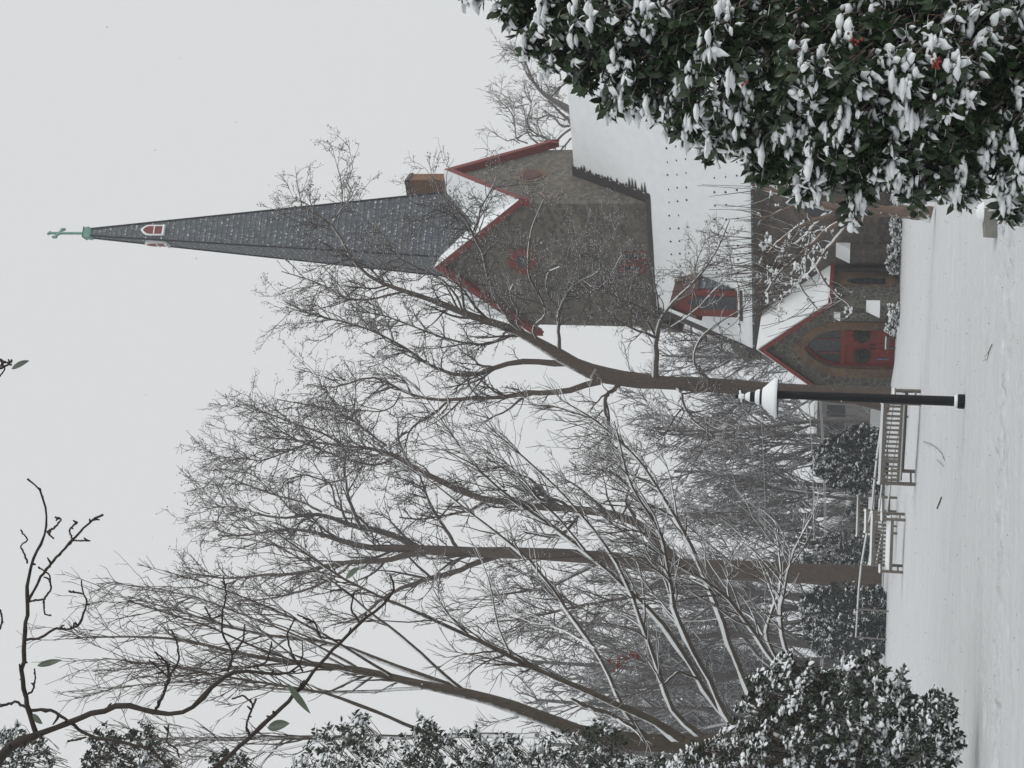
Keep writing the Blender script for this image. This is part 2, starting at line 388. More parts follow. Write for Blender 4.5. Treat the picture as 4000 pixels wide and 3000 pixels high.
mb = cb(); P0 = [(sr2+.05, back(ze)-.55, ze+.02), (sr2+.14, back(ze)+.1, ze+.05), (AP[0]+.1, back(AP[2])+.2, AP[2]+.10), (AP[0]+.12, back(AP[2])-.3, AP[2]+.075)]
mb.poly(P0, [(0, 1, 2, 3)]); mb.build('ridge_capping', M['brown'], dormer)
mb = cb(); mb.box(sl_-.1, sr2+.12, tf-.22, tf-.02, zb-.2, zb-.06); mb.build('dormer_sill', M['gutter'], dormer)
mb = cb(); mb.box(sl_-.1, sr2+.12, tf-.22, tf-.05, zb-.06, zb+.02); mb.build('sill_snow', M['snow'], dormer)

# ---- tower
A = 7.313/2; wl = A-.37; ZE, ZP = 17.384, 22.07; rk = (ZP-ZE)/A
zwe = ZE+(A-wl)*rk-.25; zwp = ZP-.3
mb = cb()
zb0 = 6.3
pts = [(-wl, -wl, zb0), (wl, -wl, zb0), (wl, wl, zb0), (-wl, wl, zb0), (-wl, -wl, zwe), (wl, -wl, zwe), (wl, wl, zwe), (-wl, wl, zwe),
       (0, -wl, zwp), (wl, 0, zwp), (0, wl, zwp), (-wl, 0, zwp)]
# left part of the tower is corbelled out from the nave end
zc, zl = on_t(2666, 1298, -wl)[2], on_t(2555, 1277, -wl)[2]
mb.poly([(VL+.35, -wl, zb0), (wl, -wl, zb0), (wl, -wl, zwe), (0, -wl, zwp), (-wl, -wl, zwe), (-wl, -wl, zl), (VL+.35, -wl, zc-1.2),
         (VL+.35, wl, zb0), (wl, wl, zb0), (wl, wl, zwe), (0, wl, zwp), (-wl, wl, zwe), (-wl, wl, zl), (VL+.35, wl, zc-1.2), (wl, 0, zwp), (-wl, 0, zwp)],
        [(0, 1, 2, 3, 4, 5, 6), (13, 12, 11, 10, 9, 8, 7), (1, 8, 9, 14, 2), (4, 15, 11, 12, 5), (5, 12, 13, 6), (0, 6, 13, 7)])
tower = mb.build('tower', M['tower'], church)
mb = cb()                                                    # stone spur at its foot
c1 = on_t(2666, 1298, -wl-.1)
mb.poly([(-wl-.12, -wl-.12, zl+.6), (-wl+.7, -wl-.12, zl+.2), (c1[0], c1[1], c1[2]), (-wl-.12, -wl+.8, zl+.6), (-wl+.7, -wl+.8, zl+.2), (c1[0], c1[1]+.8, c1[2])],
        [(0, 1, 2), (3, 5, 4), (0, 2, 5, 3), (0, 3, 4, 1), (1, 4, 5, 2)])
mb.build('stone_spur', M['tower'], tower)
troof = cb()
for (ax, ay) in ((0, -1), (1, 0), (0, 1), (-1, 0)):
    px_, py_ = -ay, ax                                       # along the eave
    pk = (ax*A, ay*A, ZP); ce = (0, 0, ZP)
    for sg in (-1, 1):
        co = (ax*A+px_*sg*A, ay*A+py_*sg*A, ZE)
        lo = lambda p, d: (p[0], p[1], p[2]-d)
        tri_ = [pk, co, ce]; troof.poly(tri_+[lo(p, .16) for p in tri_], [(0, 1, 2), (3, 5, 4), (0, 3, 4, 1), (1, 4, 5, 2), (0, 2, 5, 3)])
tr = troof.build('tower_roof', M['snow'], tower)
for (ax, ay) in ((0, -1), (1, 0), (0, 1), (-1, 0)):
    px_, py_ = -ay, ax
    for sg in (-1, 1):
        mb = cb(); o_ = A+.015; i_ = wl+.012
        P1 = lambda r, u, z: (ax*r+px_*u, ay*r+py_*u, z)
        # fascia
        u1 = sg*(A+.06); ze_ = ZE-.10
        mb.poly([P1(o_, 0, ZP-.03), P1(o_, u1, ze_), P1(o_, u1, ze_-.42), P1(o_, 0, ZP-.55), P1(o_-.1, 0, ZP-.18), P1(o_-.1, u1, ze_-.15), P1(o_-.1, u1, ze_-.42), P1(o_-.1, 0, ZP-.55)],
                [(0, 1, 2, 3), (7, 6, 5, 4), (0, 4, 5, 1), (1, 5, 6, 2), (2, 6, 7, 3)])
        # boarded soffit
        mb.poly([P1(o_-.1, 0, ZP-.2), P1(o_-.1, u1*.985, ZE-.24), P1(i_, u1*.985, ZE-.24), P1(i_, 0, ZP-.2), P1(o_-.1, 0, ZP-.5), P1(o_-.1, u1*.985, ZE-.5), P1(i_, u1*.985, ZE-.5), P1(i_, 0, ZP-.5)],
                [(4, 5, 6, 7), (0, 3, 2, 1), (1, 2, 6, 5), (3, 0, 4, 7)])
        mb.build('bargeboard', M['red'], tower)
def disc_on(name, s0, t0, z0, r, along, outv, m, parent, n=24, lobes=0, d=.05):
    mb = cb(); out = []
    for k in range(n):
        q = 2*math.pi*k/n; rr = r*(1+.13*abs(math.cos(2*q)) if lobes else 1)
        out.append((s0+along[0]*rr*math.cos(q), t0+along[1]*rr*math.cos(q), z0+rr*math.sin(q)))
    mb.prism(out, (outv[0]*d, outv[1]*d, 0)); return mb.build(name, m, parent)
r1 = on_t(2040, 1018, -wl); disc_on('rose_surround', r1[0], -wl, r1[2], .8, (1, 0), (0, -1), M['brown'], tower, d=.04)
ro = disc_on('rose_opening', r1[0], -wl-.045, r1[2], .58, (1, 0), (0, -1), M['red'], tower, lobes=1, d=.04)
disc_on('louvre', r1[0], -wl-.09, r1[2], .3, (1, 0), (0, -1), M['glass'], ro, d=.03)
r2 = on_s(2050, 700, wl); disc_on('rose_surround', wl, 0, r1[2], .8, (0, 1), (1, 0), M['brown'], tower, d=.04)
ro = disc_on('rose_opening', wl+.045, 0, r1[2], .5, (0, 1), (1, 0), M['oldred'], tower, lobes=1, d=.04)
def arch(a, h, spring, base, n=10, s0=0.):
    r = (a*a+h*h)/(2*a); c = a-r; th = math.atan2(h, -c); out = [(s0-a, base)]
    L = [(-(c+r*math.cos(th*k/n)), spring+r*math.sin(th*k/n)) for k in range(n+1)]
    Rr = [(-x_, z_) for x_, z_ in L[:-1]][::-1]
    return out+[(s0+x_, z_) for x_, z_ in L+Rr]+[(s0+a, base)]
for k, y in enumerate((1000, 1046)):
    b_ = on_t(2515, y, -wl)
    mb = cb(); mb.prism([(s_, -wl, z_) for s_, z_ in arch(.24, .45, b_[2]+.75, b_[2]-.1, 5, b_[0])], (0, -.06, 0)); lv = mb.build('belfry_louvre', M['red'], tower)
    mb = cb(); mb.prism([(s_, -wl-.065, z_) for s_, z_ in arch(.13, .3, b_[2]+.75, b_[2]+.05, 5, b_[0])], (0, -.02, 0)); mb.build('louvre_slot', M['glass'], lv)
# dark flashing where the tower's right wall meets the roof, snow broken into points along it
mb = cb(); roofz = lambda t: ZR+slope*t
n_ = 26; inn = [(wl+.02, -wl-.1+(wl+.1)*k/n_) for k in range(n_+1)]
V_ = []; 
for k in range(n_+1):
    t_ = inn[k][1]; V_.append((wl+.01, t_, roofz(t_)+.10)); V_.append((wl+.5+.06*math.sin(k*2.3), t_, roofz(t_)+.085+.03))
fc = [(2*k, 2*k+1, 2*k+3, 2*k+2) for k in range(n_)]
for k in range(n_):
    t_ = (inn[k][1]+inn[k+1][1])/2; L_ = random.choice([.06, .12, .2, .3, .5])*random.uniform(.7, 1.2)
    i0 = len(V_); V_ += [(wl+.5, inn[k][1]+.02, roofz(inn[k][1])+.115), (wl+.5+L_, t_-.03, roofz(t_)+.12), (wl+.5, inn[k+1][1]-.02, roofz(inn[k+1][1])+.115)]; fc.append((i0, i0+1, i0+2))
mb.poly(V_, fc); mb.build('flashing', M['gutter'], church)
mb = cb(); mb.box(-wl, wl+.3, -wl-.09, -wl-.003, roofz(-wl)-.2, roofz(-wl)+.2); mb.build('flashing', M['gutter'], church)
# chimney
cz0 = 19.; ctop = at(1603, 725, 71.2); csz = .5
cl = np.array([ctop[0], ctop[1], 0])-CC; cs, ct = cl@ev, cl@nv
mb = cb(); mb.box(cs-.5, cs+.5, ct-.4, ct+.4, cz0, ctop[2]-.12); ch = mb.build('chimney', M['brick'], church)
mb = cb(); mb.prism([(cs-.56, ct-.46, ctop[2]-.12), (cs+.56, ct-.46, ctop[2]-.12), (cs+.5, ct-.46, ctop[2]+.12), (cs-.5, ct-.46, ctop[2]+.12)], (0, .92, 0)); mb.build('chimney_cap', M['gutter'], ch)
mb = cb(); mb.box(cs-.58, cs+.58, ct-.5, ct+.5, cz0+.3, ctop[2]-2.55); mb.build('lead_flashing', M['copper'], ch)
# spire: set corner-wise over the gable ridges
sb, st_, hb, ht = 20.0, 42.65, 2.62, .27
def spt(z): return hb+(ht-hb)*(z-sb)/(st_-sb)
mb = cb(); ring = lambda h, z: [(h, 0, z), (0, h, z), (-h, 0, z), (0, -h, z)]
mb.poly(ring(hb, sb)+ring(ht, st_), [(i, (i+1) % 4, 4+(i+1) % 4, 4+i) for i in range(4)]+[(4, 5, 6, 7)])
spire = mb.build('spire', M['slate'], church)
for k in range(4):
    a0 = ring(hb+.02, sb)[k]; a1 = ring(ht+.02, st_)[k]; mb = cb(); mb.tube([a0, a1], .045, 6); mb.build('hip_roll', M['dark'], spire)
# small louvred openings high on each face
for k in range(4):
    a_ = np.array(ring(1, 0)[k][:2], float); b_ = np.array(ring(1, 0)[(k+1) % 4][:2], float); nrm = (a_+b_)/np.linalg.norm(a_+b_); al = (b_-a_)/np.linalg.norm(b_-a_)
    zz0, zz1 = on_t(662, 917, 0)[2], on_t(572, 917, 0)[2]
    f_ = lambda u, z, o: tuple(nrm*(spt(zz0)*.7071+o)+al*u)+(z,)
    hgt_ = zz1-zz0; wd = .21
    def lv(m, w_, z0, z1, h_, o, dep, nm, par):
        mb = cb(); out = [f_(u, z, o) for u, z in arch(w_, h_, z0+(z1-z0)-h_, z0, 6)]
        mb.prism(out, (-nrm[0]*dep, -nrm[1]*dep, 0)); return mb.build(nm, m, par)
    op = lv(M['white'], wd+.08, zz0, zz1, .48, .10, .9, 'spire_opening', spire)
    lv(M['red'], wd, zz0+.1, zz1-.15, .4, .13, .06, 'louvre', op)
    mb = cb(); o2 = [f_(-wd-.08, zz0-.04, .2), f_(wd+.08, zz0-.04, .2), f_(wd+.08, zz0+.05, .2), f_(-wd-.08, zz0+.05, .2)]
    mb.prism(o2, (-nrm[0]*.18, -nrm[1]*.18, 0)); mb.build('sill_snow', M['snow'], op)
    mb = cb(); o2 = [f_(-wd, zz0+.52, .17), f_(wd, zz0+.52, .17), f_(wd, zz0+.58, .17), f_(-wd, zz0+.58, .17)]; mb.prism(o2, (-nrm[0]*.06, -nrm[1]*.06, 0)); mb.build('slat', M['white'], op)
mb = cb()
for zq0, zq1, q0, q1 in ((st_-.05, st_+.12, .34, .42), (st_+.12, st_+.42, .42, .36), (st_+.42, st_+.5, .44, .1)):
    mb.poly(ring(q0, zq0)+ring(q1, zq1), [(i, (i+1) % 4, 4+(i+1) % 4, 4+i) for i in range(4)]+[(4, 5, 6, 7), (3, 2, 1, 0)])
cap = mb.build('spire_cap', M['copper'], spire)
zt_, zc_ = on_t(192, 917, 0)[2], on_t(232, 917, 0)[2]
mb = cb(); mb.box(-.055, .055, -.055, .055, st_+.4, zt_)
mb.box(-.05, .05, -.48, .48, zc_-.07, zc_+.07)
for t_ in (-.48, .48): mb.box(-.06, .06, t_-.06, t_+.06, zc_-.13, zc_+.13)
mb.box(-.06, .06, -.13, .13, zt_-.1, zt_+.02)
for d_ in (-.13, .13): mb.prism([(-.04, 0, zc_-.3), (-.04, d_*1.7, zc_-.04), (-.04, 0, zc_+.16)], (.08, 0, 0))
mb.build('cross', M['copper'], spire)

# ---- entrance porch
PX, TP, PZP, PZE, PH = -.393, -DN-3.005, 5.812, 2.934, 2.302
pw_ = 2.0; prk = (PZP-PZE)/PH
def resamp2(P, n):
    P = np.array(P, float); d = np.r_[0, np.cumsum(np.linalg.norm(np.diff(P, axis=0), axis=1))]; u = np.linspace(0, d[-1], n)
    return np.stack([np.interp(u, d, P[:, i]) for i in range(P.shape[1])], 1)
def ringwall(inner, outer, t0, t1, m, name, parent, n=60):
    I = resamp2(inner, n); O = resamp2(outer, n); mb = cb(); n_ = n
    pts = [(a, t0, b) for a, b in I]+[(a, t0, b) for a, b in O]+[(a, t1, b) for a, b in I]+[(a, t1, b) for a, b in O]
    fs = []
    for i in range(n_-1):
        fs += [(i, n_+i, n_+i+1, i+1), (2*n_+i, 2*n_+i+1, 3*n_+i+1, 3*n_+i), (i, i+1, 2*n_+i+1, 2*n_+i), (n_+i, 3*n_+i, 3*n_+i+1, n_+i+1)]
    fs += [(0, 2*n_, 3*n_, n_), (n_-1, 2*n_-1, 4*n_-1, 3*n_-1)]
    return mb.poly(pts, fs).build(name, m, parent)
TPW = TP+.2
zap = on_t(3142, 1357, TP+.4)[2]; AS = 2.28; AH = zap-AS; AW = .95
zw = PZP-.22-prk*pw_
gable = [(PX-pw_, -.4), (PX-pw_, zw), (PX, PZP-.22), (PX+pw_, zw), (PX+pw_, -.4)]
ringwall(arch(AW+.40, AH+.42, AS, -.4, s0=PX), gable, TPW, TPW+.4, M['porch'], 'porch_wall', church)
ringwall(arch(AW, AH, AS, -.4, s0=PX), arch(AW+.405, AH+.425, AS, -.4, s0=PX), TPW-.03, TPW+.43, M['brown'], 'door_surround', church)
mb = cb()
for sg in (-1, 1): mb.box(PX+sg*pw_-(.35 if sg > 0 else 0), PX+sg*pw_+(0 if sg > 0 else .35), TPW+.402, TW-.002, -.4, zw-.05)
mb.build('porch_wall', M['porch'], church)
pr = cb()
for sg in (-1, 1): pr.prism([(PX, TP, PZP-.14), (PX+sg*PH, TP, PZE-.14), (PX+sg*PH, TP, PZE-.04), (PX, TP, PZP-.04)], (0, TW-TP-.01, 0))
proof = pr.build('porch_roof', M['slate'], church)
pr = cb()
for sg in (-1, 1): pr.prism([(PX, TP+.02, PZP-.035), (PX+sg*PH, TP+.02, PZE-.035), (PX+sg*(PH-.02), TP+.02, PZE+.05), (PX, TP+.02, PZP+.06)], (0, TW-TP-.04, 0))
pr.build('roof_snow', M['snow'], proof)
for sg in (-1, 1):
    mb = cb(); mb.prism([(PX, TP-.05, PZP-.06), (PX+sg*(PH+.02), TP-.05, PZE-.06), (PX+sg*(PH+.02), TP-.05, PZE-.34), (PX, TP-.05, PZP-.34)], (0, .045, 0)); mb.build('bargeboard', M['red'], proof)
mb = cb(); mb.box(PX+PH+.002, PX+PH+.09, TP+.1, TW-.05, PZE-.2, PZE-.06); mb.build('gutter', M['red'], proof)
td = TPW+.3
ringwall(arch(AW-.10, AH-.12, AS, 0.02, s0=PX), arch(AW-.003, AH-.004, AS, 0.02, s0=PX), td-.06, td+.08, M['redwet'], 'door_frame', church)
tym = arch(AW-.11, AH-.13, AS+.08, AS+.08, s0=PX)
mb = cb(); mb.prism([(a, td, b) for a, b in tym], (0, .04, 0)); gl = mb.build('fanlight', M['glass'], church)
mb = cb()
for sg in (-1, 1): mb.box(PX+sg*.33-.025, PX+sg*.33+.025, td-.03, td-.005, AS+.08, AS+.08+AH*.58)
mb.build('glazing_bar', M['red'], gl)
mb = cb(); mb.box(PX-AW+.1, PX+AW-.1, td-.07, td+.03, AS-.1, AS+.075); mb.build('transom', M['redwet'], church)
for sg in (-1, 1):
    x0, x1 = (PX-AW+.1, PX-.012) if sg < 0 else (PX+.012, PX+AW-.1)
    mb = cb(); mb.box(x0, x1, td, td+.05, .02, AS-.105)
    for zz0, zz1 in ((.15, .95), (1.1, AS-.25)):
        mb.box(x0+.1, x1-.1, td-.02, td-.002, zz0, zz0+.05); mb.box(x0+.1, x1-.1, td-.02, td-.002, zz1, zz1+.05)
        mb.box(x0+.1, x0+.15, td-.02, td-.002, zz0+.052, zz1-.002); mb.box(x1-.15, x1-.1, td-.02, td-.002, zz0+.052, zz1-.002)
    dr = mb.build('entrance_door', M['redwet'], church)
    mb = cb(); hx = x1-.08 if sg < 0 else x0+.08; mb.box(hx-.02, hx+.02, td-.06, td-.03, .9, 1.2); mb.build('handle', M['dark'], dr)
mb = cb(); q_ = on_t(3448, 1404, td-.05); mb.box(q_[0]-.03, q_[0]+.03, td-.05, td-.022, q_[2]-.25, q_[2]+.25); mb.build('door_plaque', M['blue'], church)
mb = cb(); mb.box(PX-1.6, PX+1.6, TP-.9, TPW, -.3, .06); stp = mb.build('door_step', M['grey'], church)
mb = cb(); mb.prism([(PX-1.7, TP-.95, -.1), (PX-1.7, TP-.9, .1), (PX-1.7, TP-.2, .12), (PX-1.7, TPW+.1, .13), (PX-1.7, TPW+.1, -.1)], (3.4, 0, 0)); mb.build('step_snow', M['snow'], church)
# buttresses
def buttress(s0, s1, t0, t1, z1, name='buttress', capd=.55):
    mb = cb(); mb.box(s0, s1, t0, t1, -.4, z1); b = mb.build(name, M['porch'], church)
    mb = cb(); mb.prism([(s0-.02, t0-.03, z1), (s0-.02, t1, z1), (s0-.02, t1, z1+capd)], (s1-s0+.04, 0, 0)); mb.build('buttress_snow', M['snow'], b); return b
u_ = on_t(3282, 1239, TPW-.2); buttress(u_[0]-.14, u_[0]+.14, TPW-.25, TPW-.035, u_[2], capd=.26)
u_ = on_t(3438, 1188, TPW-.5); buttress(PX+pw_-.12, PX+pw_+.38, TPW-.55, TPW-.05, u_[2], capd=.55)
u_ = on_t(3320, 1000, TW-.6)
mb = cb(); mb.box(u_[0]-.3, u_[0]+.3, TW-.6, TW-.01, -.4, u_[2]); bt = mb.build('buttress', M['nave'], church)
mb = cb(); mb.prism([(u_[0]-.34, TW-.64, u_[2]), (u_[0]-.34, TW-.01, u_[2]), (u_[0]-.34, TW-.01, u_[2]+.6)], (.68, 0, 0)); mb.build('buttress_snow', M['snow'], bt)
for s_ in (6.2, 10.2): 
    mb = cb(); mb.box(s_-.3, s_+.3, TW-.6, TW-.01, -.4, u_[2]); bt = mb.build('buttress', M['nave'], church)
    mb = cb(); mb.prism([(s_-.34, TW-.64, u_[2]), (s_-.34, TW-.01, u_[2]), (s_-.34, TW-.01, u_[2]+.6)], (.68, 0, 0)); mb.build('buttress_snow', M['snow'], bt)
# lancet on the porch side, downspout
sx = PX+pw_; lc = on_s(3380, 1102, sx)
def side_arch(a, h, sp, ba, t0): return [(t0+q, z_) for q, z_ in arch(a, h, sp, ba, 6)]
mb = cb(); mb.prism([(sx, a, b) for a, b in side_arch(.62, .6, 2.25, .15, lc[1]+.25)], (.04, 0, 0)); sr_ = mb.build('lancet_surround', M['brown'], church)
mb = cb(); mb.prism([(sx+.043, a, b) for a, b in side_arch(.26, .5, 1.7, .6, lc[1])], (.02, 0, 0)); mb.build('lancet_window', M['glass'], church)
dq = on_t(3400, 1041, TW-.08); mb = cb(); mb.tube([(dq[0], TW-.08, 2.75), (dq[0], TW-.08, -.2)], .06, 10); mb.build('downspout', M['dark'], church)
# nave windows partly seen behind the shrubs
for s_ in (4.6, 8.2, 12.2):
    mb = cb(); mb.prism([(a, TW-.03, b) for a, b in arch(.55, .7, 3.6, 1.5, 8, s_)], (0, .028, 0)); wn = mb.build('nave_window', M['brown'], church)
    mb = cb(); mb.prism([(a, TW-.05, b) for a, b in arch(.35, .5, 3.55, 1.65, 8, s_)], (0, .018, 0)); mb.build('pane', M['glass'], wn)
# ------------------------------------------------------------------ branches (vectorised)
def norm(v): return v/(np.linalg.norm(v, axis=-1, keepdims=True)+1e-9)
def tubes(P, R, sides=3):
    """P (M,N,3), R (M,N) -> verts, quads"""
    Mm, Nn, _ = P.shape
    T = norm(np.gradient(P, axis=1)); ref = np.zeros_like(T); ref[..., 0] = .31; ref[..., 1] = .95; ref[..., 2] = .05
    bad = np.abs((T*norm(ref)).sum(-1)) > .9; ref[bad] = [1, 0, .2]
    A_ = norm(np.cross(T, ref)); B_ = np.cross(T, A_)
    q = np.arange(sides)*2*np.pi/sides
    V = P[:, :, None, :]+R[:, :, None, None]*(A_[:, :, None, :]*np.cos(q)[None, None, :, None]+B_[:, :, None, :]*np.sin(q)[None, None, :, None])
    i = np.arange(Mm*Nn*sides).reshape(Mm, Nn, sides); a = i[:, :-1]; b = np.roll(a, -1, 2); c = np.roll(i[:, 1:], -1, 2); d = i[:, 1:]
    return V.reshape(-1, 3), np.stack([a, b, c, d], -1).reshape(-1, 4)
def joinm(parts):
    V, Q, n = [], [], 0
    for v, q in parts: V.append(v); Q.append(q+n); n += len(v)
    return np.concatenate(V), np.concatenate(Q)
def cutu(path, n):
    path = np.asarray(path, float); d = np.r_[0, np.cumsum(np.linalg.norm(np.diff(path[:, :3], axis=0), axis=1))]
    u = np.linspace(0, d[-1], n)
    # smooth interpolation (Catmull-like through cubic average)
    out = np.stack([np.interp(u, d, path[:, i]) for i in range(4)], 1)
    for _ in range(2): out[1:-1, :3] = .25*out[:-2, :3]+.5*out[1:-1, :3]+.25*out[2:, :3]
    return out
def spawn(P, R, r_, dens, L, ang, up=.2, wob=.25, n=6, rs=.6, tip=.004, tmin=.15, curl=.1, bias=None, lenfall=.5, rmax=1e9):
    Mm, Nn, _ = P.shape; seg = np.linalg.norm(np.diff(P, axis=1), axis=2); ln = seg.sum(1)
    cnt = r_.poisson(ln*dens*(1-tmin)); par = np.repeat(np.arange(Mm), cnt); K = len(par)
    t = tmin+(1-tmin)*r_.uniform(0, 1, K)**.85; t = np.minimum(t, .995); f = t*(Nn-1); i = f.astype(int); w_ = (f-i)[:, None]
    p0 = P[par, i]*(1-w_)+P[par, i+1]*w_; tan = norm(P[par, i+1]-P[par, i]); r0 = (R[par, i]*(1-w_[:, 0])+R[par, i+1]*w_[:, 0])
    rv = r_.normal(size=(K, 3)); pr = norm(rv-(rv*tan).sum(1, keepdims=True)*tan)
    a = r_.uniform(*ang, K)[:, None]; d = norm(np.cos(a)*tan+np.sin(a)*pr+np.array([0, 0, up]))
    if bias is not None: d = norm(d+bias)
    l = r_.uniform(*L, K)*(1-lenfall*t); st = (l/(n-1))[:, None]
    rr = np.minimum(np.minimum(r0*rs, rmax), .012+l*.016)
    Q = np.empty((K, n, 3)); Q[:, 0] = p0
    for k in range(1, n):
        Q[:, k] = Q[:, k-1]+d*st; d = norm(d+wob*r_.normal(size=(K, 3))*.6+np.array([0, 0, up*curl*2]))
    RR = rr[:, None]*(1-np.linspace(0, 1, n)[None]**1.2)+tip
    return Q, RR
def bits(P, r_, per, size, spread, tmin=.3):
    """small tetra-like seed heads near the twig tips"""
    Mm, Nn, _ = P.shape; K = int(Mm*per); par = r_.integers(0, Mm, K); t = r_.uniform(tmin, 1, K); f = np.minimum(t*(Nn-1), Nn-1.001); i = f.astype(int); w_ = (f-i)[:, None]
    c = P[par, i]*(1-w_)+P[par, i+1]*w_+r_.normal(size=(K, 3))*spread
    return c, r_.uniform(.6, 1.4, K)*size
def tetra(c, s, r_):
    K = len(c); base = np.array([[1, 1, 1], [1, -1, -1], [-1, 1, -1], [-1, -1, 1]])/1.7
    q = norm(r_.normal(size=(K, 4))); w0, x0, y0, z0 = q.T
    Rm = np.stack([1-2*(y0*y0+z0*z0), 2*(x0*y0-z0*w0), 2*(x0*z0+y0*w0), 2*(x0*y0+z0*w0), 1-2*(x0*x0+z0*z0), 2*(y0*z0-x0*w0), 2*(x0*z0-y0*w0), 2*(y0*z0+x0*w0), 1-2*(x0*x0+y0*y0)], -1).reshape(K, 3, 3)
    V = c[:, None]+np.einsum('kij,vj->kvi', Rm, base)*s[:, None, None]*np.array([1, 1, .8])
    i = np.arange(K)[:, None]*4; T_ = np.array([[0, 1, 2], [0, 3, 1], [0, 2, 3], [1, 3, 2]])
    return V.reshape(-1, 3), (i[:, :, None]+T_[None]).reshape(-1, 3)
_bl = [(0, 0, .75)]+[(.62*math.cos(a), .62*math.sin(a), .5) for a in np.arange(5)*1.2566]+[(1*math.cos(a+.6), 1*math.sin(a+.6), 0) for a in np.arange(5)*1.2566]+[(0, 0, -.35)]
BLV = np.array(_bl); BLF = np.array([[0, 1+i, 1+(i+1) % 5] for i in range(5)]+[[1+i, 6+i, 1+(i+1) % 5] for i in range(5)]+[[1+(i+1) % 5, 6+i, 6+(i+1) % 5] for i in range(5)]+[[6+i, 11, 6+(i+1) % 5] for i in range(5)])
def blobs(c, s, r_, flat=1.):
    K = len(c); a = r_.uniform(0, 6.28, K); ca, sa = np.cos(a), np.sin(a); v = BLV[None]*(1+.22*r_.normal(size=(K, 12, 3)))*np.array([1, .75, flat]); sx = (s*r_.uniform(.7, 1.5, K))[:, None]
    V = np.stack([(v[..., 0]*ca[:, None]-v[..., 1]*sa[:, None])*sx, (v[..., 0]*sa[:, None]+v[..., 1]*ca[:, None])*sx, v[..., 2]*s[:, None]], -1)+c[:, None]
    return V.reshape(-1, 3), (np.arange(K)[:, None, None]*12+BLF[None]).reshape(-1, 3)
def limb(pts, Y, dy=0., r0=None):
    """photo polyline [(x, y, radius px)] at distance Y, drifting dy in depth"""
    n = len(pts); out = []; lr = 3.
    for k, p in enumerate(pts):
        if len(p) > 2 and p[2]: lr = p[2]
        elif len(p) < 3: lr = lr*.85
        YY = Y+dy*(k/(max(n-1, 1)))**1.0; q = at(p[0], p[1], YY); out.append([*q, lr*YY/F])
    return np.array(out)
def snow_on(P, R, r_, thick=.45):
    """raised snow lying along the upper side of the limbs"""
    T = norm(np.gradient(P, axis=1)); z = np.zeros_like(T); z[..., 2] = 1; z[..., 0] = -.12
    u = z-(z*T).sum(-1, keepdims=True)*T; m_ = np.linalg.norm(u, axis=-1); u = u/(m_[..., None]+1e-6)
    g_ = np.clip((m_-.38)/.35, 0, 1)*np.clip(.75+.5*r_.normal(size=m_.shape), .05, 1.1)
    k = (R+.006)*thick*g_; return P+u*(R*.62+k*.35)[..., None], np.maximum(R*.72*np.minimum(g_*1.5, 1), .0004)+k*.3
def make_tree(name, label, cat, base, trunk, limbs, Y, seed, cfg, mats=None, group=None, n=22, snowy=False, trunk_r=True):
    r_ = np.random.default_rng(seed)
    root = empty(name, base, label, cat, group)
    mats = mats or ('bark', 'bark_twig')
    tk = [cutu(trunk, 40)]; V, Q = tubes(np.stack([tk[0][:, :3]]), np.stack([tk[0][:, 3]])*(1+.05*r_.normal(size=(1, 40))), 14)
    build('trunk', V, Q, M[mats[0]], root, True)
    parts = []; P0 = [tk[0][int(40*cfg.get('tfrom', .5)):]]
    LP = [cutu(l, n) for l in limbs]
    if LP:
        P = np.stack([l[:, :3] for l in LP]); R = np.stack([l[:, 3] for l in LP])*(1+.07*r_.normal(size=(len(LP), n)))
        P = P+r_.normal(size=P.shape)*R[..., None]*.18
        V, Q = tubes(P, R, 8); build('limbs', V, Q, M[mats[0]], root, True)
        if snowy:
            ps, rs_ = snow_on(P, R, r_); V, Q = tubes(ps, rs_, 6); sn = [(V, Q)]
    tt_ = cutu(P0[0], n); P = np.concatenate([P, tt_[None, :, :3]]) if LP else tt_[None, :, :3]; R = np.concatenate([R, tt_[None, :, 3]]) if LP else tt_[None, :, 3]
    lv = [(P, R)]; allp = []
    for k, c in enumerate(cfg['levels']):
        src = lv[-1] if not c.get('from') else (np.concatenate([_resn(lv[j][0], 6) for j in c['from']]), np.concatenate([_resn(lv[j][1][..., None], 6)[..., 0] for j in c['from']]))
        a = dict(c); a.pop('from', None); q = spawn(src[0], src[1], r_, **a)
        if 'clip' in cfg: 
            keep = cfg['clip'](q[0]); q = (q[0][keep], q[1][keep])
        lv.append(q); allp.append(tubes(q[0], q[1], 5 if k == 0 else 3))
        if snowy and k == 0:
            ps, rs_ = snow_on(q[0], q[1], r_); sn.append(tubes(ps, rs_, 4))
    V, Q = joinm(allp); build('crown', V, Q, M[mats[1]], root, True)
    if snowy: V, Q = joinm(sn); build('snow', V, Q, M['snow'], root, True)
    if cfg.get('bits'):
        c, s = bits(lv[-1][0], r_, *cfg['bits']); V, T_ = tetra(c, s, r_); build('seed_heads', V, T_, M['drybits'], root)
    return root, lv
def _resn(P, n):
    f = np.linspace(0, P.shape[1]-1.001, n); i = f.astype(int); w_ = (f-i)[None, :, None]; return P[:, i]*(1-w_)+P[:, i+1]*w_

